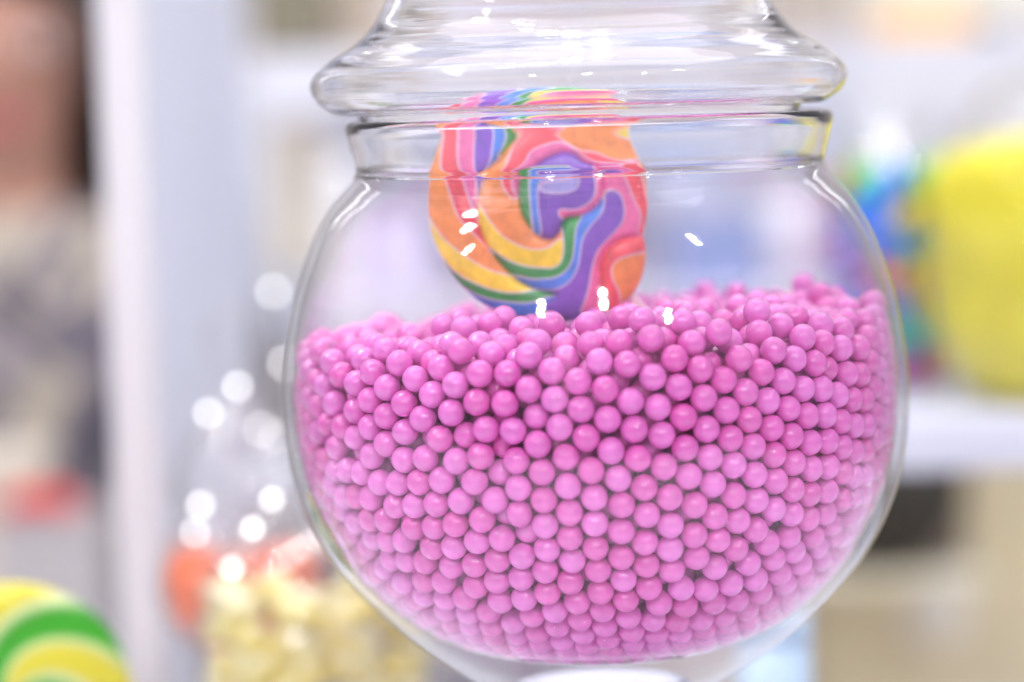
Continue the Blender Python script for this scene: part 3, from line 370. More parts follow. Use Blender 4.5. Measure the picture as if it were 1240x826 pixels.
-1702,162,-302,-1836,326,-117,-1556,56,-331,-1470,506,-201,-826,1307,-368,1856,-54,-226,1549,-80,-400,281,1691,-246,-1186,1241,-255,-1395,1183,-395,713,1574,25,712,1555,-244,281,1656,-415,1653,462,-182,1209,-918,-458,
1850,254,97,-1855,156,-138,-1618,919,-158,340,1828,-176,1859,94,-157,-571,1480,-262,1744,635,-202,-1832,257,-266,-817,1345,-82,84,1548,-375,823,-1339,-137,-509,1647,-50,1175,1014,-358,-893,1356,-227,1791,515,-97,
1849,244,-87,1719,33,-217,-862,1637,-274,143,1562,-214,1275,-872,-261,1865,111,18,-1432,1189,-141,435,1519,-208,1233,1215,-119,-1349,1266,-261,1565,251,-22,-1390,1248,7,1624,896,-229,-1621,628,-173,-141,1577,-172,
1334,1098,-170,-1642,-376,-408,1608,606,-109,1364,1274,-43,-477,1395,-583,-1600,113,-181,1688,-284,-237,701,1411,46,-1440,-690,-198,320,-1516,-356,1687,8,-377,-207,1849,-162,-740,1452,-179,1093,1096,-42,1314,-795,-402,
421,1649,-324,-364,1675,-166,736,-1383,-272,-939,1306,34,1543,1003,-325,-425,1526,-205,1334,-1015,-146,-1375,671,-145,-1547,756,-103,-1353,828,-197,163,1592,-45,-1164,-1071,-180,-993,1408,-89,-1057,-1166,-73,1734,52,-57,
-1464,-506,-147,435,1553,-49,1411,969,-231,-637,1724,-357,596,-1446,-333,281,1536,-302,1185,1032,-194,-1494,-511,14,1549,744,-36,1681,-369,-99,1389,-753,-233,-99,1735,24,-1545,-178,-156,-1606,-590,-173,-679,-1376,-119,
865,-1285,-302,-810,-1356,-219,-83,1735,-151,1585,-60,-234,-1090,1366,36,457,-1501,-266,96,1864,39,-1507,-854,-69,-228,1823,-354,-775,1700,34,1006,1553,-265,-569,-1509,-68,-1517,-666,-55,-1589,-755,-174,567,1466,-290,
1159,-1070,-172,1547,-776,-184,1648,-428,-299,6,1645,-258,1106,1319,-122,-638,1752,-44,576,1772,-123,833,1339,-165,-193,1787,149,433,1786,-40,1548,333,-163,1346,-844,-101,-1315,1105,-271,823,-1348,30,-1772,562,-167,
1463,-919,-189,416,1672,-157,1292,-928,48,-55,1867,109,-841,-842,178,731,1459,-109,955,-1263,-66,-1371,1035,-133,-1867,47,-16,561,1624,-228,703,1718,-211,862,1654,-70,-1327,-912,-126,1094,-1172,-59,1550,1029,-161,
-1656,-439,-104,-1732,694,-47,-1528,-355,-169,302,1841,49,1746,659,-31,1599,-226,-113,-1536,438,-61,-1554,320,-174,1351,778,-93,713,1723,-45,1576,92,-60,-1421,-695,74,1547,-360,-192,142,1720,-162,1822,376,-178,
57,1713,-20,702,-1422,-56,-229,1710,-75,-1313,-789,-238,1692,779,-130,1721,-125,-164,1409,724,51,1733,-92,18,1839,270,260,1237,983,-43,861,1656,95,583,1620,-63,-675,1431,-28,849,1337,-1,560,1493,37,
1409,993,-69,693,1371,-245,-1681,419,-135,-1500,598,-67,1496,483,-120,1131,1477,-196,-1692,-279,-69,1198,-1050,-13,-1060,-112,208,193,-1584,-66,-1626,-34,-105,565,1462,-124,1428,-704,-78,-1213,1023,-75,163,1858,188,
1724,56,107,1171,1044,97,1221,1243,42,934,1261,120,1244,1388,-59,-952,-727,266,-682,1728,-202,293,1566,-140,-347,1820,-242,-1716,321,-8,1031,1211,420,-496,1491,68,300,1572,43,-1570,-193,5,-1701,-256,94,
-348,1832,-78,1490,886,28,-1534,1057,-129,1859,114,184,-1314,568,235,1658,-524,1,266,-1111,258,-1537,525,78,357,-594,205,-538,1490,-91,196,1712,68,804,1510,146,1826,385,0,-666,1588,-119,-1016,-505,231,
-382,1541,-46,-1163,1458,-78,1654,478,-12,-966,1597,-57,992,1235,-38,-345,-1058,252,1000,1573,-103,1581,139,98,-222,1643,79,581,1776,40,1625,915,-66,-1720,-123,-2,1453,566,18,1560,-336,5,-428,488,161,
583,-1458,-168,-193,-1133,167,-341,1695,182,878,1496,-177,1513,-479,-63,1597,-69,-72,855,1502,-9,-1577,221,-44,-1137,-1108,59,-1328,194,162,1467,1152,-90,-14,1477,183,-1006,-1028,164,-316,1389,173,-801,1534,-42,
-1464,131,225,-1590,-37,54,980,1413,-69,-706,-1239,170,-1702,240,-149,1453,-941,-26,-571,-1082,164,-627,1758,122,-78,1572,31,447,1812,126,1320,-660,271,-425,39,219,-1230,1218,25,-1327,924,-9,-97,-207,165,
1323,1120,-3,72,1594,89,-1655,548,-35,797,1667,252,1590,-671,85,-955,1249,-119,1091,1343,39,1865,-44,-64,1360,-1073,6,335,1343,180,-1317,-1121,49,-1821,221,253,636,485,187,-1221,-1004,-38,-1292,-803,172,
-1161,-244,207,-220,1531,-38,60,-806,179,-167,187,185,-346,1542,115,-785,1383,81,1552,769,126,-1587,985,8,-1807,465,-35,1130,542,194,-238,1050,284,953,1422,93,1719,198,13,640,-441,240,-185,1532,191,
-736,27,223,1550,1044,2,1664,-540,169,1399,-804,47,1678,802,227,955,1598,218,-1258,1380,32,1689,799,32,-1449,302,181,716,-1222,279,-1685,-111,166,-312,-66,164,-375,643,184,1358,1278,129,1439,654,199,
-1406,-860,65,-1150,1295,-103,1471,894,192,-238,-635,232,1702,-252,13,1451,-593,40,832,-664,202,-1403,617,93,-131,1167,205,-1368,-762,-67,1379,-846,207,-1464,902,-100,-1311,1326,-113,1789,532,69,-1550,-358,-5,
1170,-251,187,-1690,448,92,-365,1693,17,5,-1543,221,734,-1060,277,-1683,-368,214,-445,-124,243,1058,1351,198,1243,1393,106,-491,1801,38,1845,131,349,262,-1575,101,-1665,842,-18,1103,934,273,-1411,750,-5,
-638,1609,48,1199,692,208,-1280,-641,196,1685,-393,95,-762,1699,198,1002,1576,61,1711,205,177,1688,345,80,-340,1836,95,1623,920,123,1857,-26,273,-396,127,355,-269,76,259,-1054,-980,318,1442,-697,167,
477,1655,72,-519,1195,174,1120,1493,-23,-69,272,290,1086,68,185,1245,80,217,1306,279,171,67,-222,166,15,-1566,9,-1016,-867,203,1027,1048,180,254,-1446,203,-1854,226,10,1195,-558,243,-300,1833,265,
1301,1125,163,1086,287,419,1119,1493,143,1416,374,248,-491,1650,116,-1176,146,200,309,-161,222,1605,619,55,-1349,830,128,-24,110,226,1014,1363,358,938,453,304,1468,-265,309,-1647,601,175,1399,1009,95,
237,184,227,-599,1296,278,-694,569,226,1349,-792,360,-1547,-283,142,1099,-1123,100,1423,-108,302,295,1425,317,87,-44,223,-930,271,173,-28,-341,240,906,1127,354,1488,497,166,607,1123,178,-1702,113,-44,
713,-921,363,-1730,214,114,-489,-1207,242,-1107,691,205,-1264,1170,-128,965,-24,242,-923,1624,97,542,-684,164,879,341,172,1078,1183,98,-1210,438,238,-1597,123,86,-581,1734,365,288,1714,-68,575,-1010,259,
-221,-967,179,1864,-38,105,-219,1293,266,372,106,275,-1695,-220,288,129,-358,295,-1101,1137,-117,699,-920,199,1440,1178,238,1456,544,322,1816,285,426,1325,870,41,453,710,252,-128,28,338,995,123,310,
-1591,685,43,582,539,337,1821,401,164,-257,545,260,596,-1326,235,1714,65,273,-323,1525,277,-1438,985,99,-276,319,407,-1700,96,225,-357,-263,272,1608,-529,334,-742,-127,165,655,1432,203,1531,-464,104,
1140,281,176,-738,1375,238,-1580,326,83,-1829,-14,225,1457,-652,359,914,982,279,-478,1797,204,-1361,726,258,90,248,260,-1074,-650,184,775,487,390,-8,1066,173,716,250,201,-606,536,362,-777,1554,119,
384,-298,170,-865,831,258,1189,1252,204,35,739,230,1338,-512,339,403,-941,386,-1773,588,72,1807,-9,430,-951,689,267,1035,-148,325,-1446,1175,165,494,-377,295,-1403,-31,249,-490,190,235,-209,1786,395,
1728,539,429,437,235,199,217,-291,170,1410,-391,191,1515,399,30,1042,576,328,1530,-833,139,-1084,530,183,1331,-249,220,-201,-128,269,-548,1035,212,121,-1350,205,1631,-387,251,881,1122,193,-718,184,284,
-1161,1076,72,104,-471,179,-369,812,180,-729,850,171,1118,-1,332,1118,-93,191,1255,-404,246,-31,-1211,333,-1288,-310,303,-376,1248,240,-1030,1545,197,-7,-159,298,500,1483,187,-510,418,285,-1472,882,228,
1034,1198,257,194,554,241,1152,179,309,1650,487,151,258,-653,321,192,1157,336,834,-1236,166,-1493,1120,18,654,393,320,1737,677,133,396,-1199,203,-1524,846,70,-1258,-421,187,-1331,1089,17,501,-828,317,
-457,1347,346,-84,812,316,-94,-553,234,-221,887,267,-1509,725,182,-765,305,389,976,-580,221,910,1437,251,-636,1477,157,-562,-1359,196,-922,1468,47,-191,-308,268,-535,-259,263,-489,1497,234,-1388,1045,244,
-249,-1142,358,-34,-1296,193,1585,-6,182,571,332,184,53,1745,148,1602,938,286,291,-335,310,-869,552,233,992,298,284,831,-72,160,-59,-713,256,-851,-758,395,1334,-335,371,1535,-286,161,1225,-782,216,
450,1360,298,1463,1161,76,948,-786,184,-878,1457,207,1402,54,300,-894,1618,260,-94,-441,358,862,201,254,-1076,1528,42,-1282,1145,165,-1018,395,249,797,1345,165,725,-53,286,-24,147,387,-87,1237,348,
610,1599,151,-338,835,373,417,-1359,241,27,-16,374,509,-1216,323,-508,-553,221,646,-775,256,765,1049,307,696,133,331,-1131,-382,293,557,-1486,228,713,1725,121,-1740,19,85,869,-127,328,-31,415,221,
354,943,367,-346,407,276,1025,416,169,-599,310,200,-1596,226,213,-439,923,278,-874,1289,186,-200,-726,365,1337,785,188,481,863,302,1044,725,263,1397,217,293,209,886,205,1471,-548,232,791,896,211,
1256,-934,276,1071,1514,300,581,158,171,916,-427,190,562,-954,418,1387,303,432,-86,1660,169,1515,1062,353,1196,1413,263,433,-454,164,-532,604,218,-89,983,287,-650,-1329,329,470,1186,242,-77,1320,177,
1268,-77,258,-1020,84,225,-32,-1100,186,-189,377,239,-1715,574,321,881,-1143,295,372,-483,330,931,-273,282,-1390,236,325,-1422,-718,237,-1798,482,212,581,1724,388,7,-1404,310,-617,1446,346,-1264,-113,210,
-1278,981,140,-1428,-403,258,-903,-903,319,979,869,170,857,-965,220,1384,1019,261,1166,1097,256,793,469,228,317,795,294,898,1581,373,674,-365,413,1184,521,382,457,-919,185,-654,-599,284,1173,-436,384,
489,403,311,599,1289,268,-1181,-907,236,-248,480,411,1568,138,260,591,-1161,190,-327,973,170,-1831,363,102,1262,435,220,-1240,278,275,1245,982,346,1223,-214,338,-1066,1204,30,825,-523,294,-916,-176,251,
1299,-1080,335,193,1739,297,372,927,197,195,-610,173,680,-527,376,-760,-566,165,-1367,-241,174,307,-918,256,52,897,277,922,-569,420,1678,352,243,564,233,318,-709,1016,172,-232,-471,269,-1549,1033,212,
404,-329,426,-487,-21,375,-1189,832,181,-1565,1,212,-1290,-974,120,-1362,393,289,-820,692,168,806,-816,271,1597,-151,90,269,-449,190,331,623,179,-124,1423,297,612,734,285,328,-39,442,1125,394,298,
302,1069,250,1299,583,282,-1163,1286,157,-892,-22,202,-518,-762,411,1264,934,181,15,-1058,364,1689,216,343,-967,984,253,1051,1054,375,1526,159,415,-693,415,287,1223,824,301,1527,772,286,-1567,431,211,
-734,1210,229,-616,1627,221,-351,-530,170,-572,841,224,741,1202,235,792,-360,283,773,-1380,216,-1122,982,201,-400,1087,263,-881,-1060,271,-1173,-537,262,-989,-315,210,-401,-1200,381,516,-1405,365,-840,-314,297,
-298,1178,368,762,90,186,-461,734,292,-14,680,389,345,-1378,391,762,1185,398,-661,-141,305,-1633,893,186,-372,-1027,411,-145,-850,274,659,-790,446,675,-606,228,-681,-332,378,-569,-933,227,-1306,97,295,
-1304,-792,336,-741,-444,274,43,-530,322,-679,7,376,1696,-251,179,1146,-1083,252,1379,867,326,923,823,319,1158,1414,422,141,1470,267,-453,-899,341,-1546,-144,291,-503,-1057,313,1621,-387,419,47,1826,299,
48,1195,259,162,-191,295,-914,252,337,181,-1052,387,-1025,1215,215,1080,-707,247,1260,73,380,969,-18,407,337,1690,153,1366,962,460,1075,-447,233,-850,1112,164,-135,-1039,299,1097,-875,274,764,-205,229,
-873,1181,311,420,-648,347,-421,-177,400,-435,-392,203,-521,-598,380,1603,632,222,-903,-207,412,1543,291,313,-76,-45,198,1115,91,471,-412,552,319,183,-288,435,982,-1239,95,-175,-1261,271,197,719,187,
-88,-607,389,-466,1652,282,1776,551,234,333,1243,315,626,-279,278,-1375,-921,255,-110,662,253,-670,-807,198,-890,764,404,1537,1052,177,-1628,-544,255,127,-1203,287,1392,702,353,1577,-156,253,-967,1494,343,
653,990,413,46,1616,259,267,-1290,251,1724,678,328,539,68,302,1306,1149,334,968,574,183,116,-1046,235,-1557,-447,147,713,606,265,-1181,1191,289,1190,-678,369,1319,1308,286,-1232,1036,310,-877,-430,186,
789,900,377,429,557,398,-742,-932,274,1654,815,390,899,724,184,1330,446,369,188,1309,264,969,695,408,-1707,751,141,999,-1020,282,587,1424,365,747,1348,324,753,647,419,342,1522,194,498,1237,399,
-115,1850,277,1047,-463,485,-285,-1382,262,201,1607,196,156,780,338,-988,-36,335,820,-436,433,-730,-1081,205,26,1355,301,1356,-183,432,322,1636,312,-975,-391,354,1806,416,326,-288,-916,322,-1479,570,234,
-1249,1346,285,-566,128,369,417,-1052,271,-1165,153,364,174,1593,371,166,-1426,343,-1433,-566,301,234,486,394,1549,291,149,-78,-279,387,244,18,216,-200,1535,391,-799,507,393,1508,416,416,-433,289,358,
618,1136,341,339,-792,359,-865,-557,291,-550,848,386,-967,398,410,-1024,1378,187,628,-15,415,1260,304,327,313,327,252,-12,-941,245,1672,368,414,891,1276,284,-1691,-415,57,-209,1669,276,1379,-21,443,
696,-178,393,-634,-1167,308,100,-682,288,351,-1205,362,-1057,-626,345,275,-423,467,-1387,-176,327,943,-877,339,1727,-90,184,-1169,585,314,141,620,381,-65,1708,337,683,273,428,144,-902,308,344,488,274,
223,-770,209,-1713,341,215,-265,-578,391,-859,398,285,522,-491,410,993,-257,444,-858,101,308,1547,928,441,1692,-82,341,-579,-16,239,809,338,327,1139,951,469,-815,1015,301,481,552,209,-733,812,354,
-1356,1219,294,-740,-192,441,-540,-712,256,-257,52,440,-331,-55,340,-260,-211,400,298,638,340,-696,-280,224,1449,622,493,-741,1536,280,757,-680,353,-1494,759,353,521,-553,260,-1209,748,322,-765,307,181,
775,755,296,317,1833,235,1228,213,463,-1169,1451,153,1200,-839,407,136,-611,434,40,1058,359,430,94,430,773,-1156,420,582,1770,207,-812,-81,334,484,-98,428,520,1020,278,639,898,278,1226,-80,434,
162,395,275,216,265,371,735,1642,406,460,-1094,422,477,-760,467,1667,80,434,1292,794,446,550,-253,424,122,95,302,-377,-812,222,870,617,307,1069,826,392,825,193,412,-1163,0,277,1325,-945,426,
-789,659,327,54,-409,433,-132,-1432,226,1529,-147,420,187,947,360,-1587,896,345,1551,1,346,23,-806,364,584,-665,366,846,54,324,-1025,830,228,658,810,422,-261,727,269,-103,516,324,-1057,1093,339,
-619,697,323,409,1099,371,-460,-349,377,48,471,374,-297,-371,383,1468,788,473,400,-754,210,-820,-426,417,-75,-929,408,365,391,423,619,-1109,383,-600,289,363,322,1783,391,1080,601,483,1159,-292,465,
934,-705,329,-613,-916,384,-1061,239,269,-653,-490,405,-1205,-177,350,1570,647,384,-677,-765,359,611,1579,315,-1556,-308,305,-348,-787,404,850,-1006,378,565,672,432,762,1512,306,-386,-659,306,525,322,451,
1213,381,468,1045,446,430,-189,183,363,-580,-415,279,-1336,1301,153,-1300,-471,337,586,143,454,404,244,360,1679,-249,346,-1644,720,291,1187,1115,447,-654,951,315,-34,1534,377,-645,1114,327,828,-809,436,
-1149,-754,289,-577,-217,421,-499,1187,349,977,177,472,61,310,407,31,575,246,459,1799,307,258,102,392,1288,623,458,188,-42,358,-768,-894,430,251,-911,433,205,-498,336,436,1520,331,-521,1021,381,
1178,1261,368,-394,-492,326,1241,-557,468,-304,249,258,1033,-1133,397,-1311,895,277,-762,-618,407,87,-156,437,1053,-768,421,142,1040,231,-1003,540,326,177,-768,405,210,-1280,408,831,-274,418,1617,491,312,
1478,-425,342,958,-421,349,-889,1348,340,1072,-561,354,1088,-306,319,475,1650,238,867,1421,409,-788,-698,256,1164,687,369,594,-1188,526,88,-924,461,308,-594,466,]

# ---------------------------------------------------------------- the big candy jar
def P_(L, dz=0): return [(r*S, zp(y)+dz) for y, r in L]
OUT = [(150, 294.5), (158, 293), (168, 290.5), (182, 287), (196, 283.5), (202, 282.5), (205, 284), (208.5, 285), (212, 285.5), (218, 290), (228, 299), (250, 317), (280, 334.5), (310, 347), (340, 358), (370, 366), (410, 373.5), (450, 378.5), (480, 379.5), (520, 378), (560, 372.5), (590, 365.5), (620, 355), (650, 341), (680, 322), (710, 298), (740, 270), (765, 243), (790, 211), (810, 182), (828, 150), (848, 100), (866, 68), (890, 42), (930, 29), (980, 25), (1040, 25), (1090, 30), (1120, 46), (1150, 90), (1172, 150), (1184, 200), (1189, 212), (1192, 214), (1194, 210)]
INN = [(205, 271), (216, 276), (232, 291), (252, 308), (280, 324), (310, 336), (340, 347), (370, 355.5), (410, 363), (450, 366), (480, 366.5), (520, 364.5), (560, 358.5), (590, 350), (620, 338), (650, 322), (680,306),(705,286),(730,260),(750,235),(768,203),(782,165),(791,120),(796,60),(797,0)]
lip = [(150, 284.5), (145, 286), (142.5, 289), (145, 293)]
inn_full = crom([(y, r) for y, r in INN], 8); out_full = crom(OUT, 5)            # (y, r), top to bottom
Y1, Y2 = 209.0, 704.0              # the blown wall reaches from the neck ring down to the solid base
jar = empty('candy_jar', (0, 0, zp(1194))); tag(jar, 'large round clear glass jar filled with pink candy balls, standing on the counter', 'jar')
def jl(name, pts, m): return lathe(name, [(max(r, 0)*S, zp(y)-zp(1194)) for y, r in pts], m, jar, 192)
ip = lambda A, y: float(np.interp(y, A[:, 0], A[:, 1]))
wall_in = [(y, r) for y, r in inn_full if y > Y1]; wall_out = [(y, r) for y, r in out_full if Y1 < y < 841]
ring_in = list(map(tuple, crom([(204, 270.5), (196, 273.0), (175, 278), (158, 282)]+lip, 4)))
jl('neck_ring', [(Y1, ip(inn_full, Y1))]+ring_in+[(y, r) for y, r in out_full if y <= Y1]+[(Y1, ip(out_full, Y1)), (Y1, ip(inn_full, Y1))], M_ring)
e_ = .25
wall_in[-1] = (797.4, 0)
jl('bowl', wall_in[::-1]+[(Y1+e_, ip(inn_full, Y1)), (Y1+e_, ip(out_full, Y1))]+wall_out+[(841.6, ip(out_full, 841.6))], M_blown)
jl('base', [(849, 0), (848.4, 35), (846.5, 70), (844, 95), (842.6, ip(out_full, 842.6)-1.5)]+[(y, r) for y, r in out_full if y > 842.8]+[(1194, 0)], M_glass)

# lid (lifts off): rolled rim, bell, knob above the picture
lo = [(137.6, 277), (138, 290), (134.5, 301), (124, 317), (113, 324.5), (103, 326.5), (93, 323), (84, 314), (71, 297), (55, 270), (33, 248), (10, 234), (-15, 221), (-50, 205), (-90, 184), (-130, 150), (-165, 105), (-188, 60), (-200, 30), (-215, 18), (-228, 22), (-245, 40), (-270, 50), (-295, 42), (-312, 22), (-317, 0)]
li = [(-178, 0), (-176, 40), (-158, 90), (-125, 137), (-86, 172), (-48, 194), (-14, 211), (10, 224), (34, 238), (56, 260), (72, 284), (85, 303), (94, 313), (103, 317), (113, 315), (122, 307.5), (128.5, 297), (130.5, 287), (131.5, 274), (136, 262.5), (146, 260), (153, 260.5), (157, 262), (156, 265), (148, 266.5), (142, 268), (138, 272)]
lp = [(max(r, 0)*S*.989, zp(y)) for y, r in list(crom(li, 5)) + list(crom(lo, 6))]
lp[0] = (0, zp(-178)); lp[-1] = (0, zp(-317))
zl = zp(137.6); lid = empty('jar_lid', (-.0028, 0, zl)); tag(lid, 'flared clear glass lid closing the large pink candy jar', 'lid')
lathe('lid_shell', [(r, z-zl+.0009) for r, z in lp], M_lid, lid, 192)

# ---------------------------------------------------------------- pink candy balls
_b = np.array(BALLS, float).reshape(-1, 3)/20*.001
RB = .00412
def ico(sub):
    b = bmesh.new(); bmesh.ops.create_icosphere(b, subdivisions=sub, radius=RB)
    V = np.array([v.co for v in b.verts]); Fc = np.array([[v.index for v in f.verts] for f in b.faces]); b.free(); return V, Fc
rs = np.random.RandomState(8)
V4, F4 = ico(4)
ball_me = []
for k in range(5):                 # five slightly different pressed balls, shared by the copies
    a = rs.randn(3)*.012; W = V4*(1+a)
    d = rs.randn(3); d /= np.linalg.norm(d)
    for _ in range(3):
        q_ = rs.randn(3); q_ /= np.linalg.norm(q_); W = W*(1+.012*rs.randn()*np.exp(-((V4/RB-q_)**2).sum(1)/.5))[:, None]
    W = W*(1-.018*np.maximum(0, (V4@d)/RB-.8)[:, None]*4)
    me = bpy.data.meshes.new('candy_ball'); me.from_pydata(W.tolist(), [], F4.tolist()); me.shade_smooth(); me.materials.append(M_candy); ball_me.append(me)
proto = bpy.data.objects.new('candy_ball', ball_me[0])
tag(proto, 'glossy pink candy ball packed with hundreds alike against the front glass of the large jar', 'candy', 'pink candy balls filling the large jar')
for i in range(300):
    o = proto if i == 0 else proto.copy()
    o.data = ball_me[i % 5]; o.location = _b[i]; o.rotation_euler = tuple(rs.rand(3)*6.28); col.objects.link(o)
def mass(P, sub):
    V, Fc = ico(sub); n = len(P); sc_ = 1+rs.randn(n)*.012
    VV = (V[None]*sc_[:, None, None]+P[:, None]).reshape(-1, 3); FF = (Fc[None]+(np.arange(n)*len(V))[:, None, None]).reshape(-1, 3); return VV, FF
Va, Fa = mass(_b[300:NVIS], 3); Vb, Fb = mass(_b[NVIS:], 2)
me = bpy.data.meshes.new('candy_balls'); VV = np.vstack([Va, Vb]); FF = np.vstack([Fa, Fb+len(Va)])
me.vertices.add(len(VV)); me.vertices.foreach_set('co', VV.ravel()); me.loops.add(FF.size); me.loops.foreach_set('vertex_index', FF.ravel().astype('i4'))
me.polygons.add(len(FF)); me.polygons.foreach_set('loop_start', np.arange(len(FF), dtype='i4')*3); me.update(); me.validate(); me.shade_smooth(); me.materials.append(M_candy)
o = bpy.data.objects.new('candy_balls', me); col.objects.link(o)
tag(o, 'remaining mass of small pink candy balls filling the inside of the large jar', 'candy', kind='stuff')

# ---------------------------------------------------------------- rainbow lollipop
PU, BL, GR, YE, OR, RE, PK, LA = (.24, .10, .52), (.09, .26, .74), (.05, .34, .07), (.92, .66, .04), (.90, .31, .08), (.84, .09, .11), (.86, .18, .40), (.42, .40, .76)
B = {
 0: [(540,328),(560,352),(580,366),(610,380),(660,388)],
 1: [(524,292),(539,327),(554,342),(579,356),(612,363),(637,365),(660,356)],
 2: [(521,280),(530,303),(546,323),(570,338),(597,349),(622,352),(643,348)],
 3: [(518,250),(524,267),(539,287),(563,307),(588,323),(613,330),(626,334)],
 4: [(556,126),(544.5,150),(538,178),(537,198),(542,216),(549,245),(555,260),(577,284),(590,300),(604,318)],
 5: [(576,116),(564,136),(559,160),(557,187),(562,216),(570,245),(575,258),(585,282)],
 6: [(600,110),(585,127),(581,153),(577,173),(576,202),(577,216),(578,245)],
 7: [(652,104),(625,115),(610,128),(603,153),(599,176),(596,191),(583,216)],
 8: [(692,104),(660,113),(635,122),(626,135),(619,153),(613,173),(601,191)],
 9: [(745,122),(723,118),(695,115),(668,116),(650,121),(642,133),(636,152),(626,169),(615,178)],
 10: [(765,135),(745,128),(715,123),(680,122),(655,127),(642,140),(634,160)]}
def close(k, extra): return B[k]+extra
far = [(820,356),(820,40),(440,40)]
PAINT = [   # (colour, coil or None = any, polygon) in painting order, photo pixels
 (PU, 0, [(480,60),(820,60),(820,420),(480,420)]),
 (BL, 0, close(0, far+[(440,328)])), (GR, 0, close(1, far+[(440,292)])), (YE, 0, close(2, far+[(440,280)])), (OR, 0, close(3, far+[(440,250)])),
 (RE, 0, close(4, [(820,318),(820,40),(556,40)])), (PK, 0, close(5, [(820,282),(820,40),(576,40)])), (PU, 0, close(6, [(820,245),(820,40),(600,40)])),
 (BL, 0, close(7, [(820,216),(820,40),(652,40)])), (GR, 0, close(8, [(820,191),(820,40),(692,40)])), (YE, 0, close(9, [(820,178),(820,122)])), (PK, 0, close(10, [(820,178),(820,135)])),
 (OR, 1, [(615,178),(600,192),(585,212),(577,240),(578,270),(588,296),(605,322),(628,343),(650,352),(672,357),(640,372),(690,400),(820,400),(820,150),(790,150),(745,138),(710,134),(670,140),(637,155)]),
 (YE, 1, [(577,238),(584,251),(595,271),(608,285),(626,296),(644,301),(660,299),(668,293),(674,288),(700,300),(700,370),(560,370),(560,238)]),
 (GR, 1, [(588,294),(597,302),(612,313),(630,320),(650,323),(664.5,324),(673.6,318),(678,302),(677,276),(677,262),(712,258),(720,400),(580,400),(570,294)]),
 (BL, 1, [(618,330),(637,336),(650,336),(664,336),(679,329),(688,314),(691,294),(693.5,276),(703,262),(718,246),(735,240),(735,400),(600,400),(600,330)]),
 (PU, 1, [(628,343),(635,347),(650,350),(664.5,351),(683,342),(693.6,325),(697,307),(700,291),(710,276),(726,262),(730,247),(730,234),(760,235),(760,400),(640,400)]),
 (PK, 1, [(688,392),(704.5,356),(710,327),(717,307),(730,294),(748,278),(754,264),(752,247),(748,238),(737,233),(730,238),(722,222),(716,206),(745,198),(820,200),(820,400)]),
 (RE, 1, [(745,205),(757,220),(764,245),(773,262),(773,276),(766,293),(820,293),(820,198),(760,198)]),
 (OR, 1, [(771,200),(776,215),(780,235),(786,262),(800,250),(800,200)]),
 (RE, 3, [(800,291),(777,292),(759,292.5),(741,296),(728,307),(720,323.5),(720,349),(716,372),(714,400),(820,400)]),
 (OR, 3, [(800,311),(775,312),(759,313.5),(741,318),(733.5,327),(734,342),(742,356),(744,372),(744,400),(820,400)]),
 (RE, 1, [(637,158),(622,176),(612,202),(606,216),(614,235),(628,240),(640,209),(700,207),(717,205),(782,204),(744,198),(723,186),(703,184),(683,169),(670,157),(655,152)]),
 (PK, 1, [(683,169),(660,174),(644,180),(639,191),(628,205),(618,213),(622,236),(640,240),(717,210),(760,210),(745,202),(722,200),(703,187)]),
 (YE, 1, [(722,140),(740,160),(757,172),(775,172),(770,140),(750,130)]),
 (PU, 2, [(645,203),(655,195),(664,189),(683,183),(699,187),(706,198),(722,206),(731,225),(727,247),(715,258),(700,264),(680,264),(676,280),(667,290),(655,289),(645,282),(637,272),(629,255),(627,230),(630,212)]),
 (GR, 2, [(632,203),(620,230),(625,255),(637,282),(643,280),(640,250),(640,225),(645,212),(690,208),(690,203)]),
 (BL, 2, [(640,213),(640,250),(642,282),(651,286),(652,276),(649,250),(650,224),(655,217),(688,217),(697,211),(690,207),(650,207)]),
 (LA, 2, [(653,220),(653,232),(672,235),(690,234),(700,228),(700,214),(696,214),(690,219)]),
 (PK, 2, [(718,203),(721,235),(712,249),(693,257),(672,252),(676,268),(705,268),(726,256),(736,238),(733,213),(724,203)]),
]
SIL = [(660,106),(700,108),(735,117),(753,130),(762,150),(768,178),(778,200),(784,222),(785,250),(783,272),(776,290),(780,306),(778,328),(770,352),(752,372),(720,386),(680,392),(640,388),(602,377),(572,360),(547,333),(529,302),(520,272),(518.5,240),(523,205),(535,168),(554,135),(580,117),(620,108)]
def chaikin(P, closed=True, n=2):
    P = np.array(P, float)
    for _ in range(n):
        N = np.roll(P, -1, 0); P = np.stack([P*.75+N*.25, P*.25+N*.75], 1).reshape(-1, 2)
    return P
X0, Y0, SC = 505, 95, 3.0; NX, NY = int(295*SC), int(305*SC)
def raster(poly):
    poly = np.array(poly); M = np.zeros((NY, NX), bool)
    x0 = max(0, int((poly[:, 0].min()-X0)*SC)); x1 = min(NX, int((poly[:, 0].max()-X0)*SC)+2); y0 = max(0, int((poly[:, 1].min()-Y0)*SC)); y1 = min(NY, int((poly[:, 1].max()-Y0)*SC)+2)
    ys = Y0+(np.arange(y0, y1)+.5)/SC; xs = X0+(np.arange(x0, x1)+.5)/SC
    for jj, y in enumerate(ys):
        a = poly; b = np.roll(poly, -1, 0); w_ = (a[:, 1] <= y) != (b[:, 1] <= y)
        if not w_.any(): continue
        c = np.sort(a[w_, 0]+(y-a[w_, 1])/(b[w_, 1]-a[w_, 1])*(b[w_, 0]-a[w_, 0]))
        M[y0+jj, x0:x1] = (np.searchsorted(c, xs) % 2) == 1
    return M
IMG = np.zeros((NY, NX, 3)); LAB = np.zeros((NY, NX), int); GRP = np.zeros((NY, NX), int)
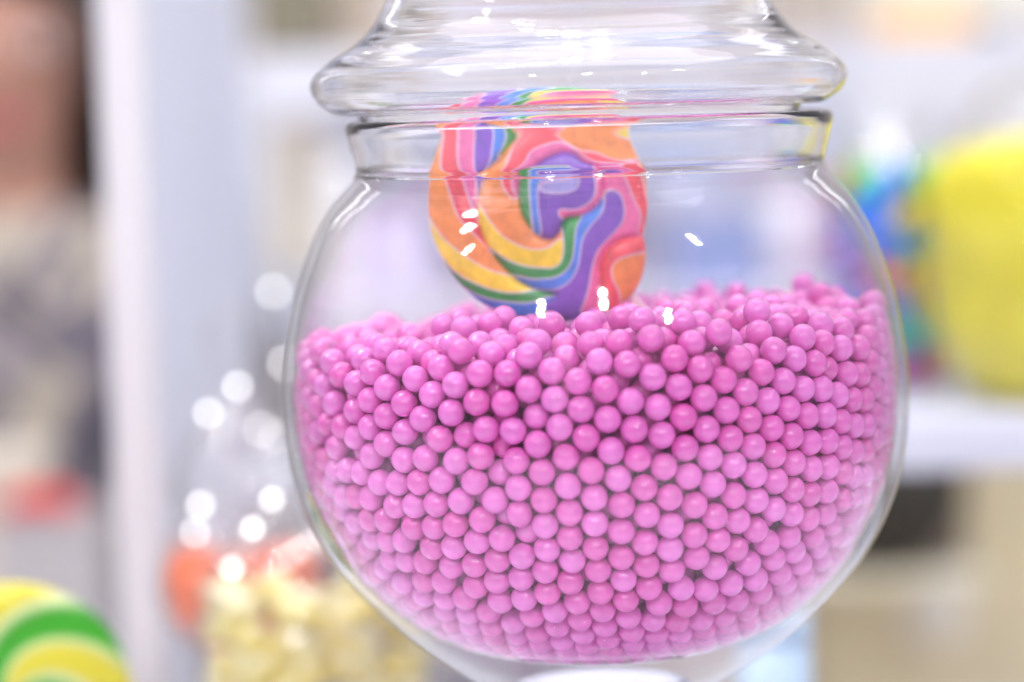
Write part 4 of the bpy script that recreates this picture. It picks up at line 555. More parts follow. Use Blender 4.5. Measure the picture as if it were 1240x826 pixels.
for i, (c, g, poly) in enumerate(PAINT):
    M = raster(chaikin(poly))
    if g in (1,) and i > 12 and g == 1: M &= (GRP == 1)
    if g == 2 and c is not PU: M &= (GRP == 2)
    if g == 3: M &= (GRP >= 1)
    IMG[M] = c; LAB[M] = i; GRP[M] = g
def blur(A, r):
    for ax in (0, 1):
        for _ in range(3):
            k = 2*r+1; P = np.concatenate([np.repeat(A.take([0], ax), r+1, ax), A, np.repeat(A.take([-1], ax), r, ax)], ax); C_ = np.cumsum(P, ax)
            A = (C_.take(range(k, C_.shape[ax]), ax)-C_.take(range(0, C_.shape[ax]-k), ax))/k
    return A
edge = np.zeros((NY, NX)); same = lambda a, b: ((a[0] != b[0]) & (a[1] == b[1]))
e1 = (LAB[1:] != LAB[:-1]) & (GRP[1:] == GRP[:-1]); e2 = (LAB[:, 1:] != LAB[:, :-1]) & (GRP[:, 1:] == GRP[:, :-1])
edge[1:][e1] = 1; edge[:-1][e1] = 1; edge[:, 1:][e2] = 1; edge[:, :-1][e2] = 1
line = np.clip(blur(edge, 2)*3.0, 0, 1)[..., None]
rl = np.random.RandomState(4); nz = blur(rl.randn(NY, NX), 9); nz /= nz.std(); fib = blur(rl.randn(NY, NX), 2); fib /= fib.std()
IMG = np.stack([blur(IMG[..., k], 1) for k in range(3)], -1)
IMG = IMG*(1+.05*nz[..., None]+.03*fib[..., None]); IMG = IMG*(1-line*.78)+np.array([.88, .72, .84])*line*.78
H = np.zeros((NY, NX))
for g in range(4):
    mk = (GRP == g).astype(float); b1 = blur(mk, 9); b2 = blur(mk, 26)
    H += mk*(np.clip((b1-.5)*2, 0, 1)**.6*.55+np.clip((b2-.4)*1.6, 0, 1)*.45)
H = blur(H, 1)+line[..., 0]*.012+.01*nz + .10*(GRP == 1) + .16*(GRP == 2) + .14*(GRP == 3); H = blur(H, 1)
sil = chaikin(SIL, n=2); ctr = np.array([652., 247.])
ang = np.arctan2(sil[:, 1]-ctr[1], sil[:, 0]-ctr[0]); rad_ = np.hypot(*(sil-ctr).T); od = np.argsort(ang); ang, rad_ = ang[od], rad_[od]
NA, NR = 640, 150
A_ = np.linspace(-math.pi, math.pi, NA, endpoint=False); RR = np.interp(A_, ang, rad_, period=2*math.pi)
rho = np.sin(np.linspace(0, 1, NR)*math.pi/2)**1.0; rho = np.linspace(0, 1, NR)**.85
gx = ctr[0]+rho[:, None]*RR[None]*np.cos(A_)[None]; gy = ctr[1]+rho[:, None]*RR[None]*np.sin(A_)[None]
def samp(A, x, y):
    u = np.clip((x-X0)*SC-.5, 0, NX-1.01); v = np.clip((y-Y0)*SC-.5, 0, NY-1.01); i = u.astype(int); j = v.astype(int); a = u-i; b = v-j
    if A.ndim == 3: a = a[..., None]; b = b[..., None]
    return A[j, i]*(1-a)*(1-b)+A[j, i+1]*a*(1-b)+A[j+1, i]*(1-a)*b+A[j+1, i+1]*a*b
hh = samp(H, gx, gy); cc = samp(IMG, gx, gy); gg = GRP[np.clip(((gy-Y0)*SC).astype(int), 0, NY-1), np.clip(((gx-X0)*SC).astype(int), 0, NX-1)]
rim = np.sqrt(np.clip(1-rho**7, 0, 1))[:, None]
LS = .888/F_PX
def side(sg):
    th = (.0030+.0034*hh)*rim
    return np.stack([(gx-ctr[0])*LS, sg*th, -(gy-ctr[1])*LS], -1)
M_lol = mat('hard_candy', (.8, .3, .3), .24, Coat_Weight=.5, Coat_Roughness=.08)
_n = M_lol.node_tree; _a = _n.nodes.new('ShaderNodeVertexColor'); _a.layer_name = 'stripe'; _n.links.new(_a.outputs['Color'], _n.nodes['Principled BSDF'].inputs['Base Color'])
_n.nodes['Principled BSDF'].inputs['Subsurface Weight'].default_value = .12; _n.nodes['Principled BSDF'].inputs['Subsurface Radius'].default_value = (.003, .002, .002)
lol_c = at(652, 247, .884)
lol = empty('rainbow_lollipop', lol_c); tag(lol, 'rainbow striped swirl lollipop standing in the pink candy balls inside the jar', 'lollipop')
V = np.concatenate([side(-1).reshape(-1, 3), side(1).reshape(-1, 3)]); C4 = np.concatenate([cc.reshape(-1, 3)]*2); G4 = np.concatenate([gg.ravel()]*2)
ii, jj = np.meshgrid(np.arange(NR-1), np.arange(NA), indexing='ij'); jn = (jj+1) % NA
q = np.stack([ii*NA+jj, ii*NA+jn, (ii+1)*NA+jn, (ii+1)*NA+jj], -1).reshape(-1, 4)
q2 = q[:, ::-1]+NR*NA
Q = np.vstack([q, q2])
tilt = Matrix.Rotation(ROLL*-1, 4, 'Y') @ Matrix.Rotation(R_(6), 4, 'Z')
for g, nm in ((0, 'outer_coil'), (1, 'middle_coil'), (2, 'inner_coil'), (3, 'end_coil')):
    f = Q[np.array([G4[r_[0]] for r_ in Q]) == g] if False else Q[G4[Q[:, 0]] == g]
    us, inv = np.unique(f, return_inverse=True); f = inv.reshape(f.shape)
    me = bpy.data.meshes.new(nm); vv = V[us]
    me.vertices.add(len(vv)); me.vertices.foreach_set('co', vv.ravel()); me.loops.add(f.size); me.loops.foreach_set('vertex_index', f.ravel().astype('i4'))
    me.polygons.add(len(f)); me.polygons.foreach_set('loop_start', np.arange(len(f), dtype='i4')*4); me.update(); me.validate(); me.shade_smooth()
    ca = me.color_attributes.new('stripe', 'FLOAT_COLOR', 'POINT'); ca.data.foreach_set('color', np.column_stack([C4[us], np.ones(len(us))]).clip(0, 1).ravel())
    me.materials.append(M_lol); o = bpy.data.objects.new(nm, me); col.objects.link(o); o.parent = lol
lol.matrix_world = Matrix.Translation(lol_c) @ Matrix.Rotation(R_(-1.6), 4, 'Y') @ Matrix.Rotation(R_(4), 4, 'Z')
b = bmesh.new(); tube(b, [(.0235, 0, -.0255), (.030, .003, -.034), (.040, .008, -.047), (.058, .018, -.075)], .0019, 16)
bm_obj('stick', b, mat('paper_stick', (.85, .62, .66), .6), lol)

# lolly in front at the bottom left (green, yellow and white swirl)
M_lime = bpy.data.materials.new('lime_swirl_candy'); M_lime.use_nodes = True; n = M_lime.node_tree; pb = n.nodes['Principled BSDF']
t = n.nodes.new('ShaderNodeTexCoord'); sp = n.nodes.new('ShaderNodeSeparateXYZ'); n.links.new(t.outputs['Object'], sp.inputs[0])
def mth(op, a, b_=None, c_=None):
    k = n.nodes.new('ShaderNodeMath'); k.operation = op
    for i, v in enumerate((a, b_, c_)):
        if v is None: continue
        if isinstance(v, (int, float)): k.inputs[i].default_value = v
        else: n.links.new(v, k.inputs[i])
    return k.outputs[0]
an = mth('ARCTAN2', sp.outputs['Z'], sp.outputs['X']); r2 = mth('SQRT', mth('ADD', mth('MULTIPLY', sp.outputs['X'], sp.outputs['X']), mth('MULTIPLY', sp.outputs['Z'], sp.outputs['Z'])))
fr = mth('FRACT', mth('ADD', mth('MULTIPLY', an, 4/(2*math.pi)), mth('MULTIPLY_ADD', r2, 27.0, .12)))
rp = n.nodes.new('ShaderNodeValToRGB'); n.links.new(fr, rp.inputs[0]); el = rp.color_ramp.elements
el[0].position = 0; el[0].color = (.50, .56, .28, 1); el[1].position = 1; el[1].color = (.50, .56, .28, 1)
for p_, c_ in ((.10, (.50, .44, .02)), (.42, (.54, .48, .03)), (.52, (.50, .58, .28)), (.58, (.035, .30, .01)), (.88, (.03, .24, .01))): x = el.new(p_); x.color = (*c_, 1)
n.links.new(rp.outputs[0], pb.inputs['Base Color']); pb.inputs['Roughness'].default_value = .22

def disc_lolly(c, r, th):
    o = empty('swirl_lollipop', c); tag(o, 'green yellow and white swirl lollipop at the lower corner in front of the shelf panel', 'lollipop')
    pr = [(0, -th)]+[(r*math.sin(a)**.8 if a < math.pi/2 else r*math.sin(a)**.8, -th*math.cos(a)) for a in np.linspace(.12, math.pi-.12, 24)]+[(0, th)]
    d = lathe('candy_disc', pr, M_lime, o, 96); me = d.data
    for v in me.vertices: x, y, z = v.co; v.co = (x, z, y)
    me.flip_normals() if hasattr(me, 'flip_normals') else None
    b = bmesh.new(); tube(b, [(0, 0, -r*.9), (0, 0, -r-.12)], .002, 12); bm_obj('stick', b, mat('white_stick', (.8, .8, .78), .5), o); return o
ll = disc_lolly(at(18, 848, 1.07), .0455, .006)

# ---------------------------------------------------------------- shelf unit side panel on the left
def X(px_, d): return at(px_, 413, d).x
panel = empty('shelving_unit', (0, 0, 0)); tag(panel, 'tall white shelf side panel with its front edge coloured as warmly lit beside the person', 'panel')
def slab_between(name, p0, p1, z0, z1, th, m, parent):
    """upright board from plan point p0 to p1, thickness th to the left of its run"""
    p0, p1 = Vector((p0.x, p0.y, 0)), Vector((p1.x, p1.y, 0)); L = (p1-p0).length; a = math.atan2(p1.y-p0.y, p1.x-p0.x)
    o = bm_obj(name, box_bm(L, th, z1-z0, .002, (L/2, th/2, 0)), m, parent, False, (p0.x, p0.y, (z0+z1)/2)); o.rotation_euler.z = a; return o
a = at(188, 413, 1.34); b_ = Vector((a.x-.002, a.y+.53, 0))
slab_between('board', a, b_, -1.45, 1.2, .0215, noise_mat('panel_laminate', [(.68, .71, .82), (.73, .76, .87)], 2.0, .5), panel)
slab_between('lit_edge_band', a+Vector((.0005, -.0035, 0)), a+Vector((.0005, -.0005, 0)), -1.45, 1.2, .0225, mat('warm_lit_edge', (.55, .52, .53), .5), panel)  # warm light on the front edge is put into this strip's colour

# ---------------------------------------------------------------- person behind the shelf
def skin_mesh(name, joints, edges, m, parent, sub=2, root=0):
    me = bpy.data.meshes.new(name); me.from_pydata([j[0] for j in joints], edges, []); o = bpy.data.objects.new(name, me); col.objects.link(o)
    md = o.modifiers.new('skin', 'SKIN'); md.use_smooth_shade = True
    for i, j in enumerate(joints):
        sv = me.skin_vertices[0].data[i]; r = j[1]; sv.radius = r if isinstance(r, tuple) else (r, r); sv.use_root = (i == root)
    s = o.modifiers.new('sub', 'SUBSURF'); s.levels = s.render_levels = sub
    me.materials.append(m); o.parent = parent; return o
pp = at(4, 60, 2.5); per = empty('person', (pp.x, pp.y, -1.45), R_(8)); tag(per, 'person with long dark hair in a mottled grey and beige cardigan behind the panel', 'person')
M_skin = noise_mat('skin', [(.42, .21, .15), (.46, .25, .18)], 6, .5); M_hair = mat('dark_hair', (.018, .014, .014), .5)
M_card = noise_mat('cardigan_knit', [(.05, .045, .06), (.16, .14, .17), (.50, .43, .33), (.09, .08, .11), (.42, .35, .40)], 8, .9, 2, 1.0)
M_trou = mat('dark_trousers', (.05, .05, .07), .8)
J = [((0, 0, .92), (.13, .10)), ((0, 0, 1.10), (.115, .085)), ((0, 0, 1.28), (.135, .095)), ((0, 0, 1.38), (.10, .075)), ((0, -.005, 1.46), .052), ((0, -.02, 1.52), .055), ((0, -.02, 1.59), (.072, .090)), ((0, -.01, 1.66), (.072, .088)),
     ((.16, 0, 1.36), .055), ((.23, 0, 1.14), .042), ((.20, -.18, 1.02), .033), ((.17, -.25, 1.0), (.036, .02)), ((-.16, 0, 1.36), .055), ((-.23, 0, 1.14), .042), ((-.20, -.18, 1.02), .033), ((-.17, -.25, 1.0), (.036, .02)),
     ((.09, 0, .84), .09), ((.10, 0, .48), .058), ((.10, .01, .10), .04), ((.10, -.12, .04), .035), ((-.09, 0, .84), .09), ((-.10, 0, .48), .058), ((-.10, .01, .10), .04), ((-.10, -.12, .04), .035)]
Eg = [(0, 1), (1, 2), (2, 3), (3, 4), (4, 5), (5, 6), (6, 7), (3, 8), (8, 9), (9, 10), (10, 11), (3, 12), (12, 13), (13, 14), (14, 15), (0, 16), (16, 17), (17, 18), (18, 19), (0, 20), (20, 21), (21, 22), (22, 23)]
# fingers and thumbs
for w_, sx_ in ((11, 1), (15, -1)):
    for k in range(4):
        i = len(J); x = J[w_][0][0]+(-.024+.016*k); L = (.030, .036, .034, .026)[k]
        J += [((x, -.285, 1.0), .009), ((x, -.285-L, .99), .008), ((x-.002*sx_, -.285-L*1.5, .972), .007)]; Eg += [(w_, i), (i, i+1), (i+1, i+2)]
    i = len(J); J += [((J[w_][0][0]-.045*sx_, -.26, 1.0), .011), ((J[w_][0][0]-.055*sx_, -.29, .995), .009)]; Eg += [(w_, i), (i, i+1)]
skin_mesh('body', J, Eg, M_skin, per)
Jc = [(p, (tuple(np.array(r)+.016) if isinstance(r, tuple) else r+.014)) for p, r in [J[i] for i in (0, 1, 2, 3, 8, 9, 10, 12, 13, 14)]]; Jc[0] = ((0, 0, .80), (.16, .125)); Jc[3] = ((0, 0, 1.40), (.13, .10)); Jc[4] = ((.16, 0, 1.39), .075); Jc[7] = ((-.16, 0, 1.39), .075); Jc.append(((0, .005, 1.465), .072))
skin_mesh('cardigan', Jc, [(0, 1), (1, 2), (2, 3), (3, 4), (4, 5), (5, 6), (3, 7), (7, 8), (8, 9), (3, 10)], M_card, per)
Jt = [(J[i][0], J[i][1]+.016 if not isinstance(J[i][1], tuple) else (.14, .11)) for i in (0, 16, 17, 18, 20, 21, 22)]
skin_mesh('trousers', Jt, [(0, 1), (1, 2), (2, 3), (0, 4), (4, 5), (5, 6)], M_trou, per)
def ell(name, c, r, m, parent, rot=0, sub=3):
    b = bmesh.new(); bmesh.ops.create_icosphere(b, subdivisions=sub, radius=1); bmesh.ops.scale(b, vec=r, verts=b.verts); o = bm_obj(name, b, m, parent, True, c); o.rotation_euler.y = rot; return o
M_eye = mat('eye_white', (.8, .8, .8), .2); M_lipm = mat('lips', (.55, .16, .15), .4)
for s_ in (-1, 1):
    e_ = ell('eye', (.032*s_, -.100, 1.605), (.012, .008, .008), M_eye, per); ell('iris', (0, -.007, 0), (.006, .003, .006), M_hair, e_)
    ell('eyebrow', (.032*s_, -.104, 1.628), (.020, .005, .004), M_hair, per); ell('ear', (.080*s_, 0, 1.59), (.010, .018, .030), M_skin, per)
ell('nose', (0, -.112, 1.578), (.012, .016, .022), M_skin, per); ell('mouth', (0, -.103, 1.540), (.024, .008, .009), M_lipm, per)
# hair: cap plus long locks either side, one surface per lock
hb = bmesh.new(); bmesh.ops.create_uvsphere(hb, u_segments=32, v_segments=20, radius=1)
for v in hb.verts:
    x, y, z = v.co; v.co = (x*.093, y*.108+.012, z*.105)
    if y < -.25 and z < .45: v.co.y = max(v.co.y, -.03)
hr = bm_obj('hair', hb, M_hair, per, True, (0, 0, 1.625))
rl = random.Random(2)
b = bmesh.new()
for k in range(110):
    s_ = 1 if k % 2 else -1; a = rl.uniform(-.35, 1.55); x = s_*math.cos(a)*.094; y = math.sin(a)*.10; L = rl.uniform(.24, .40)
    tube(b, [(x*.75, y*.8, .09), (x*1.05, y*1.05, .01), (x*1.12, y*1.1-.005, -.09), (x*1.15+rl.uniform(-.012, .012), y*1.05, -.09-L*.5), (x*1.1+rl.uniform(-.02, .02), y*.9, -.09-L)], [.012, .016, .016, .012, .003], 8)
bm_obj('hair_lock', b, M_hair, hr)

# side table with a bag left of the panel
tb = at(40, 790, 2.15); st = empty('side_table', (tb.x, tb.y+.15, -1.45)); tag(st, 'grey side table in front of the person carrying a white bag', 'table')
M_grey = noise_mat('grey_laminate', [(.20, .18, .20), (.26, .24, .26)], 3, .5)
box('table_top', (.9, .6, .03), (0, 0, tb.z+1.45-.015), M_grey, st)
for sx_ in (-1, 1):
    for sy_ in (-1, 1): box('leg', (.04, .04, tb.z+1.45-.03), (.41*sx_, .26*sy_, (tb.z+1.45-.03)/2), M_grey, st)
bp_ = at(66, 790, 2.15); bg_ = empty('paper_bag', (bp_.x, bp_.y, tb.z)); tag(bg_, 'white paper bag with a red bow standing on the grey table', 'bag')
b = box_bm(.085, .04, .115, .004, (0, 0, .0585)); 
for v in b.verts:
    if v.co.z > .09: v.co.y *= .5
bm_obj('bag_body', b, mat('white_paper', (.44, .41, .41), .7), bg_, False)
M_red = mat('red_ribbon', (.75, .05, .05), .45)
for s_ in (-1, 1): ell('bow_loop', (.014*s_-.004, -.010, .118), (.016, .008, .011), M_red, bg_, R_(20*s_))
cr_b = at(8, 700, 2.2); cb = empty('cream_box', (cr_b.x-.01, cr_b.y+.05, tb.z)); tag(cb, 'plain cream box standing left of the white bag on the table', 'box')
box('carton', (.075, .07, .13), (0, 0, .0655), mat('cream_card', (.62, .55, .44), .7), cb); box('box_lid', (.079, .074, .022), (0, 0, .135), mat('cream_card_lid', (.66, .59, .48), .7), cb)

# ---------------------------------------------------------------- shelf unit behind the jar
unit = empty('shelf_unit', (0, 0, 0)); tag(unit, 'long white display shelf unit behind the jars', 'shelf')
M_lav = noise_mat('shelf_back', [(.64, .68, .82), (.80, .83, .94), (.74, .76, .86)], 4.2, .5)
def pbox(name, x0, y0, x1, y1, d, dep, m, parent, bev=.002):
    p, q_ = at(x0, y0, d), at(x1, y1, d); s = (abs(q_.x-p.x), dep, abs(p.z-q_.z)); c = ((p.x+q_.x)/2, (p.y+q_.y)/2+dep/2, (p.z+q_.z)/2)
    o = box(name, s, c, m, parent, bev); return o
pbox('back_panel', 300, 112, 1500, 640, 2.75, .02, M_lav, unit)
pbox('shelf_board', 300, 66, 1500, 108, 2.30, .42, M_white, unit)
pbox('header_panel', 1030, 62, 1560, 190, 2.28, .015, mat('header_white', (.66, .66, .70), .5), unit)
pbox('shelf_board', 385, 236, 1030, 250, 2.62, .12, M_white, unit)
pbox('shelf_board', 380, 372, 1500, 396, 2.30, .42, M_white, unit)
pbox('shelf_board', 300, 560, 1000, 600, 2.30, .42, M_white, unit)
# things on its middle shelf: carton boxes and rolls in blue, grey and white
def carton(x0, y0, x1, y1, d, dep, m, label, cat='box'):
    p = at((x0+x1)/2, y1, d); o = empty('carton_box', (p.x, p.y, p.z)); tag(o, label, cat)
    W = (x1-x0)*px(d); Hh = (y1-y0)*px(d); box('carton', (W, dep, Hh*.86), (0, dep/2, Hh*.43), m, o, .003); box('box_lid', (W+.004, dep+.004, Hh*.16), (0, dep/2, Hh*.925), m, o, .003); return o
def cm(n, c): return noise_mat(n, [tuple(v*.85 for v in c), c], 9, .5)
carton(815, 262, 925, 374, 2.36, .10, cm('slate_card', (.24, .32, .56)), 'slate blue box on the middle shelf seen through the jar beside the lollipop')
carton(930, 240, 985, 374, 2.45, .10, cm('white_card', (.78, .76, .80)), 'white box right of the slate blue box on the middle shelf')
carton(790, 160, 880, 236, 2.62, .08, cm('pale_blue_card', (.50, .62, .86)), 'pale blue box above and behind the slate blue box')
carton(985, 270, 1035, 374, 2.40, .10, cm('mauve_card', (.45, .36, .48)), 'mauve box at the shelf end behind the curved glass')
carton(436, 255, 520, 374, 2.50, .10, cm('lilac_card', (.66, .62, .80)), 'lilac box left of the lollipop on the middle shelf')
carton(330, 150, 392, 330, 2.45, .08, cm('sand_card', (.66, .60, .50)), 'tall sand coloured box between panel and jar')
carton(392, 190, 432, 372, 2.42, .08, cm('pearl_card', (.74, .73, .74)), 'tall pearl white box right of the sand coloured box')
carton(1068, 12, 1180, 64, 2.36, .10, cm('orange_card', (.88, .50, .14)), 'orange box lying on top of the white header shelf')
carton(1184, 26, 1215, 64, 2.36, .08, cm('dark_card', (.06, .08, .05)), 'small dark box beside the orange box on the top shelf')
carton(305, -90, 395, 66, 2.5, .10, cm('olive_card', (.16, .14, .09)), 'dark olive box on the top shelf left of the lid')
carton(400, -70, 470, 66, 2.55, .10, cm('brown_card', (.38, .31, .24)), 'brown box on the top shelf beside the olive box')
carton(935, -60, 1032, 66, 2.5, .10, cm('taupe_card', (.44, .38, .32)), 'taupe box on the top shelf right of the lid')
carton(1040, -160, 1300, 20, 2.68, .05, cm('ivory_card', (.78, .75, .64)), 'large ivory box behind the orange box')

# ---------------------------------------------------------------- low cabinet at lower right
low = empty('low_cabinet', (0, 0, 0)); tag(low, 'beige low cabinet below the right shelf', 'cabinet')
M_beige = noise_mat('beige_veneer', [(.76, .66, .42), (.86, .78, .56), (.88, .82, .64)], 2.6, .5, 2, .5)
pbox('front_panel', 960, 545, 1500, 1000, 2.7, .02, M_beige, low); pbox('drawer', 1150, 560, 1480, 700, 2.69, .02, mat('cream_drawer', (.84, .75, .50), .45), low); pbox('drawer', 985, 705, 1480, 880, 2.69, .02, mat('tan_drawer', (.86, .77, .54), .45), low)
kn = at(1133, 742, 2.60); ell('knob', tuple(kn), (.030, .03, .030), mat('highlight_cream', (.95, .93, .88), .3), low)  # pale ball standing in for a bright out-of-focus highlight
p = at(1072, 702, 2.28); bag = empty('dark_bag', (p.x, p.y, p.z)); tag(bag, 'dark soft bag below the white shelf at the right', 'bag')
ell('bag_body', (0, .04, .078), (.075, .045, .076), noise_mat('dark_canvas', [(.035, .030, .024), (.06, .052, .04)], 30, .8), bag)
b = bmesh.new(); tube(b, [(.03*math.cos(t_), .04, .145+.03*math.sin(t_)) for t_ in np.linspace(0, math.pi, 12)], .004, 8); bm_obj('handle', b, M_hair, bag)
pbox('shelf_board', 970, 702, 1200, 710, 2.28, .30, M_beige, low)
carton(1122, 590, 1172, 702, 2.34, .07, cm('umber_card', (.26, .21, .18)), 'brown box standing right of the dark bag on the low cabinet')

# pale blue tin under the jar
p = at(940, 900, 1.2); tin = empty('blue_tin', (p.x, p.y, ctr_top)); tag(tin, 'pale blue tin behind the bottom of the large jar', 'tin'); hgt = .064; rr = 44*px(1.2)
M_tin = mat('pale_blue_tin', (.40, .52, .64), .4)
lathe('can', [(0, 0), (rr*.97, 0), (rr, .002), (rr, hgt-.012), (0, hgt-.012)], M_tin, tin, 64); lathe('tin_lid', [(0, hgt), (rr*.98, hgt), (rr*1.02, hgt-.002), (rr*1.02, hgt-.0115), (0, hgt-.0115)], M_tin, tin, 64)

# ---------------------------------------------------------------- right shelf with the yellow and the mixed sweets
rsh = empty('glass_jar_shelf', (0, 0, 0)); tag(rsh, 'white shelf board carrying the yellow bowl at the right', 'shelf')
pbox('board', 930, 512, 1560, 560, 1.50, .36, noise_mat('board_white', [(.52, .53, .62), (.58, .58, .66)], 3, .4), rsh)
sz = at(1200, 512, 1.5).z
def thin_bowl(name, label, c, R, H, M=None, lidlab='', cyl=0):
    """round footed bowl with a lid; c is the centre of the ball, H the foot level"""
    M = M or M_glass_far; th = .0025; o = empty(name, (c[0], c[1], H)); tag(o, label, 'jar'); cz_ = c[2]-H
    up = lambda a: cyl if a > math.pi/2 else 0
    ou = [(R*math.sin(a), cz_-R*math.cos(a)+up(a)) for a in np.linspace(.35, 2.35, 26)]; inn = [((R-th)*math.sin(a), cz_-(R-th)*math.cos(a)+up(a)) for a in np.linspace(2.35, .0, 30)]
    foot = [(0, 0.0005), (R*.55, .0005), (R*.58, .004), (R*.34, max(.008, cz_-R*1.02))]
    lipz = ou[-1]; ou += [(lipz[0]+.002, lipz[1]+.012)]; inn = [(lipz[0]-th+.002, lipz[1]+.012)]+inn
    inn[-1] = (0, inn[-1][1])
    lathe('bowl', foot+ou+inn, M, o, 64)
    rl_ = lipz[0]+.002; zt = lipz[1]+.013+H
    l = empty('glass_cover', (c[0], c[1], zt)); tag(l, lidlab, 'lid')
    pr = [(rl_*.96, 0), (rl_*1.06, 0), (rl_*1.08, .006), (rl_*.92, .018), (rl_*.6, .034), (rl_*.22, .046), (.006, .052), (.007, .056), (.013, .064), (.015, .072), (.011, .081), (0, .084)]
    pi_ = [(0, .042), (rl_*.2, .042), (rl_*.56, .031), (rl_*.88, .0155), (rl_*.96, .006)]
    lathe('lid_shell', [(0, .042)]+pi_[1:]+pr, M, l, 64); return o
yc = at(1284, 356, 1.58); YR = 166*px(1.58)
thin_bowl('yellow_candy_bowl', 'round glass bowl of yellow candy on the right shelf', yc, YR, sz+.0005, lidlab='clear glass lid with knob on the yellow candy bowl', cyl=.02)
def fill_balls(name, label, c, R, ztop, rb, n, m, rs_, sub=1, cyl=0):
    b = bmesh.new(); bmesh.ops.create_icosphere(b, subdivisions=sub, radius=rb); Vb = np.array([v.co for v in b.verts]); Fb = np.array([[v.index for v in f.verts] for f in b.faces]); b.free()
    k = np.arange(n)+.5; ph = np.arccos(1-2*k/n); th = k*2.39996; P = np.column_stack([np.cos(th)*np.sin(ph), np.sin(th)*np.sin(ph), np.cos(ph)])*R
    if cyl: P[:, 2] = np.where(P[:, 2] > 0, P[:, 2]*1.0, P[:, 2]); q0 = P[:, 2] > 0; P[q0, :2] *= (R/np.maximum(np.hypot(P[q0, 0], P[q0, 1]), 1e-4))[:, None]
    P = P[P[:, 2] < ztop*(.92 if cyl else 1)]; rt = R*.97 if cyl else math.sqrt(max(R*R-ztop*ztop, 0)); m_ = int(3.2*rt*rt/(rb*rb)/1.6); q_ = rs_.rand(m_, 2); rr_ = rt*np.sqrt(q_[:, 0]); tt = q_[:, 1]*6.283
    P = np.vstack([P, np.column_stack([rr_*np.cos(tt), rr_*np.sin(tt), ztop*(.88 if cyl else 1)+rs_.rand(m_)*rb+(R*.24*np.sqrt(np.clip(1-q_[:, 0], 0, 1)) if cyl else 0)])])
    V_ = (Vb[None]+P[:, None]).reshape(-1, 3); F_ = (Fb[None]+(np.arange(len(P))*len(Vb))[:, None, None]).reshape(-1, 3)
    o = mesh_obj(name, V_.tolist(), F_.tolist(), m, None, True, c); tag(o, label, 'candy', kind='stuff'); return o
fill_balls('yellow_candies', 'bright yellow sugar candies filling the round bowl on the right shelf', yc, YR-.0025-.0048, YR*.98, .0045, 1500, noise_mat('yellow_candy', [(.56, .49, .02), (.74, .67, .05)], 40, .4), np.random.RandomState(1), cyl=1)

# clear jar of foil wrapped sweets
jc = at(1078, 512, 1.66); jr = 76*px(1.66); jh = 350*px(1.62)
fj = empty('foil_candy_jar', (jc.x, jc.y, sz+.0005)); tag(fj, 'clear straight glass jar of mixed foil sweets behind the yellow bowl', 'jar')
lathe('bowl', [(0, 0), (jr*.95, 0), (jr, .004), (jr, jh*.86), (jr*.86, jh*.93), (jr*.86, jh), (jr*.86-.0022, jh), (jr*.86-.0022, jh*.93), (jr-.0022, jh*.86), (jr-.0022, .006), (0, .006)], M_glass_far, fj, 64)
cols_ = [('blue', (.04, .22, .85)), ('purple', (.34, .06, .60)), ('green', (.06, .60, .14)), ('orange', (.95, .36, .04)), ('teal', (.03, .58, .66)), ('red', (.80, .05, .08)), ('gold', (.85, .66, .06))]
protos = []
for nme, c_ in cols_:
    o = empty('foil_candy'); m_ = mat(nme+'_foil', c_, .35, Metallic=.25)
    b = bmesh.new(); bmesh.ops.create_icosphere(b, subdivisions=2, radius=1); bmesh.ops.scale(b, vec=(.0115, .0090, .0090), verts=b.verts); bm_obj('sweet', b, m_, o)
    for s_ in (-1, 1):
        b = bmesh.new(); bmesh.ops.create_cone(b, segments=10, radius1=.0012, radius2=.0055, depth=.006, cap_ends=False)
        for i_, v in enumerate(b.verts): v.co.z += .0006*((i_ % 3)-1)
        bmesh.ops.rotate(b, cent=(0, 0, 0), matrix=Matrix.Rotation(s_*math.pi/2, 3, 'Y'), verts=b.verts); bm_obj('twist_end', b, m_, o, True, (s_*.0133, 0, 0))
    tag(o, nme+' foil wrapped sweet in the clear jar behind the yellow bowl', 'candy', nme+' foil sweets in the clear jar'); protos.append([o, 0])
rr = random.Random(21); lay = 0; zz = .017; fix = {}
while zz < jh*.76:
    nn = 8
    for k in range(nn):
        a = 2*math.pi*(k+.5*(lay % 2))/nn; r = jr-.0130
        
        i_ = rr.choice([0, 1, 2, 3, 0, 5, 6, 0, 4, 2, 2, 0]); pr_ = protos[i_]
        o = pr_[0] if pr_[1] == 0 else copy_tree(pr_[0]); pr_[1] += 1
        o.location = (jc.x+r*math.cos(a), jc.y+r*math.sin(a), sz+zz+rr.uniform(-.001, .001)); o.rotation_euler = (rr.uniform(-.4, .4), rr.uniform(-1.2, 1.2), a+math.pi/2+rr.uniform(-.5, .5))
    lay += 1; zz += .0180

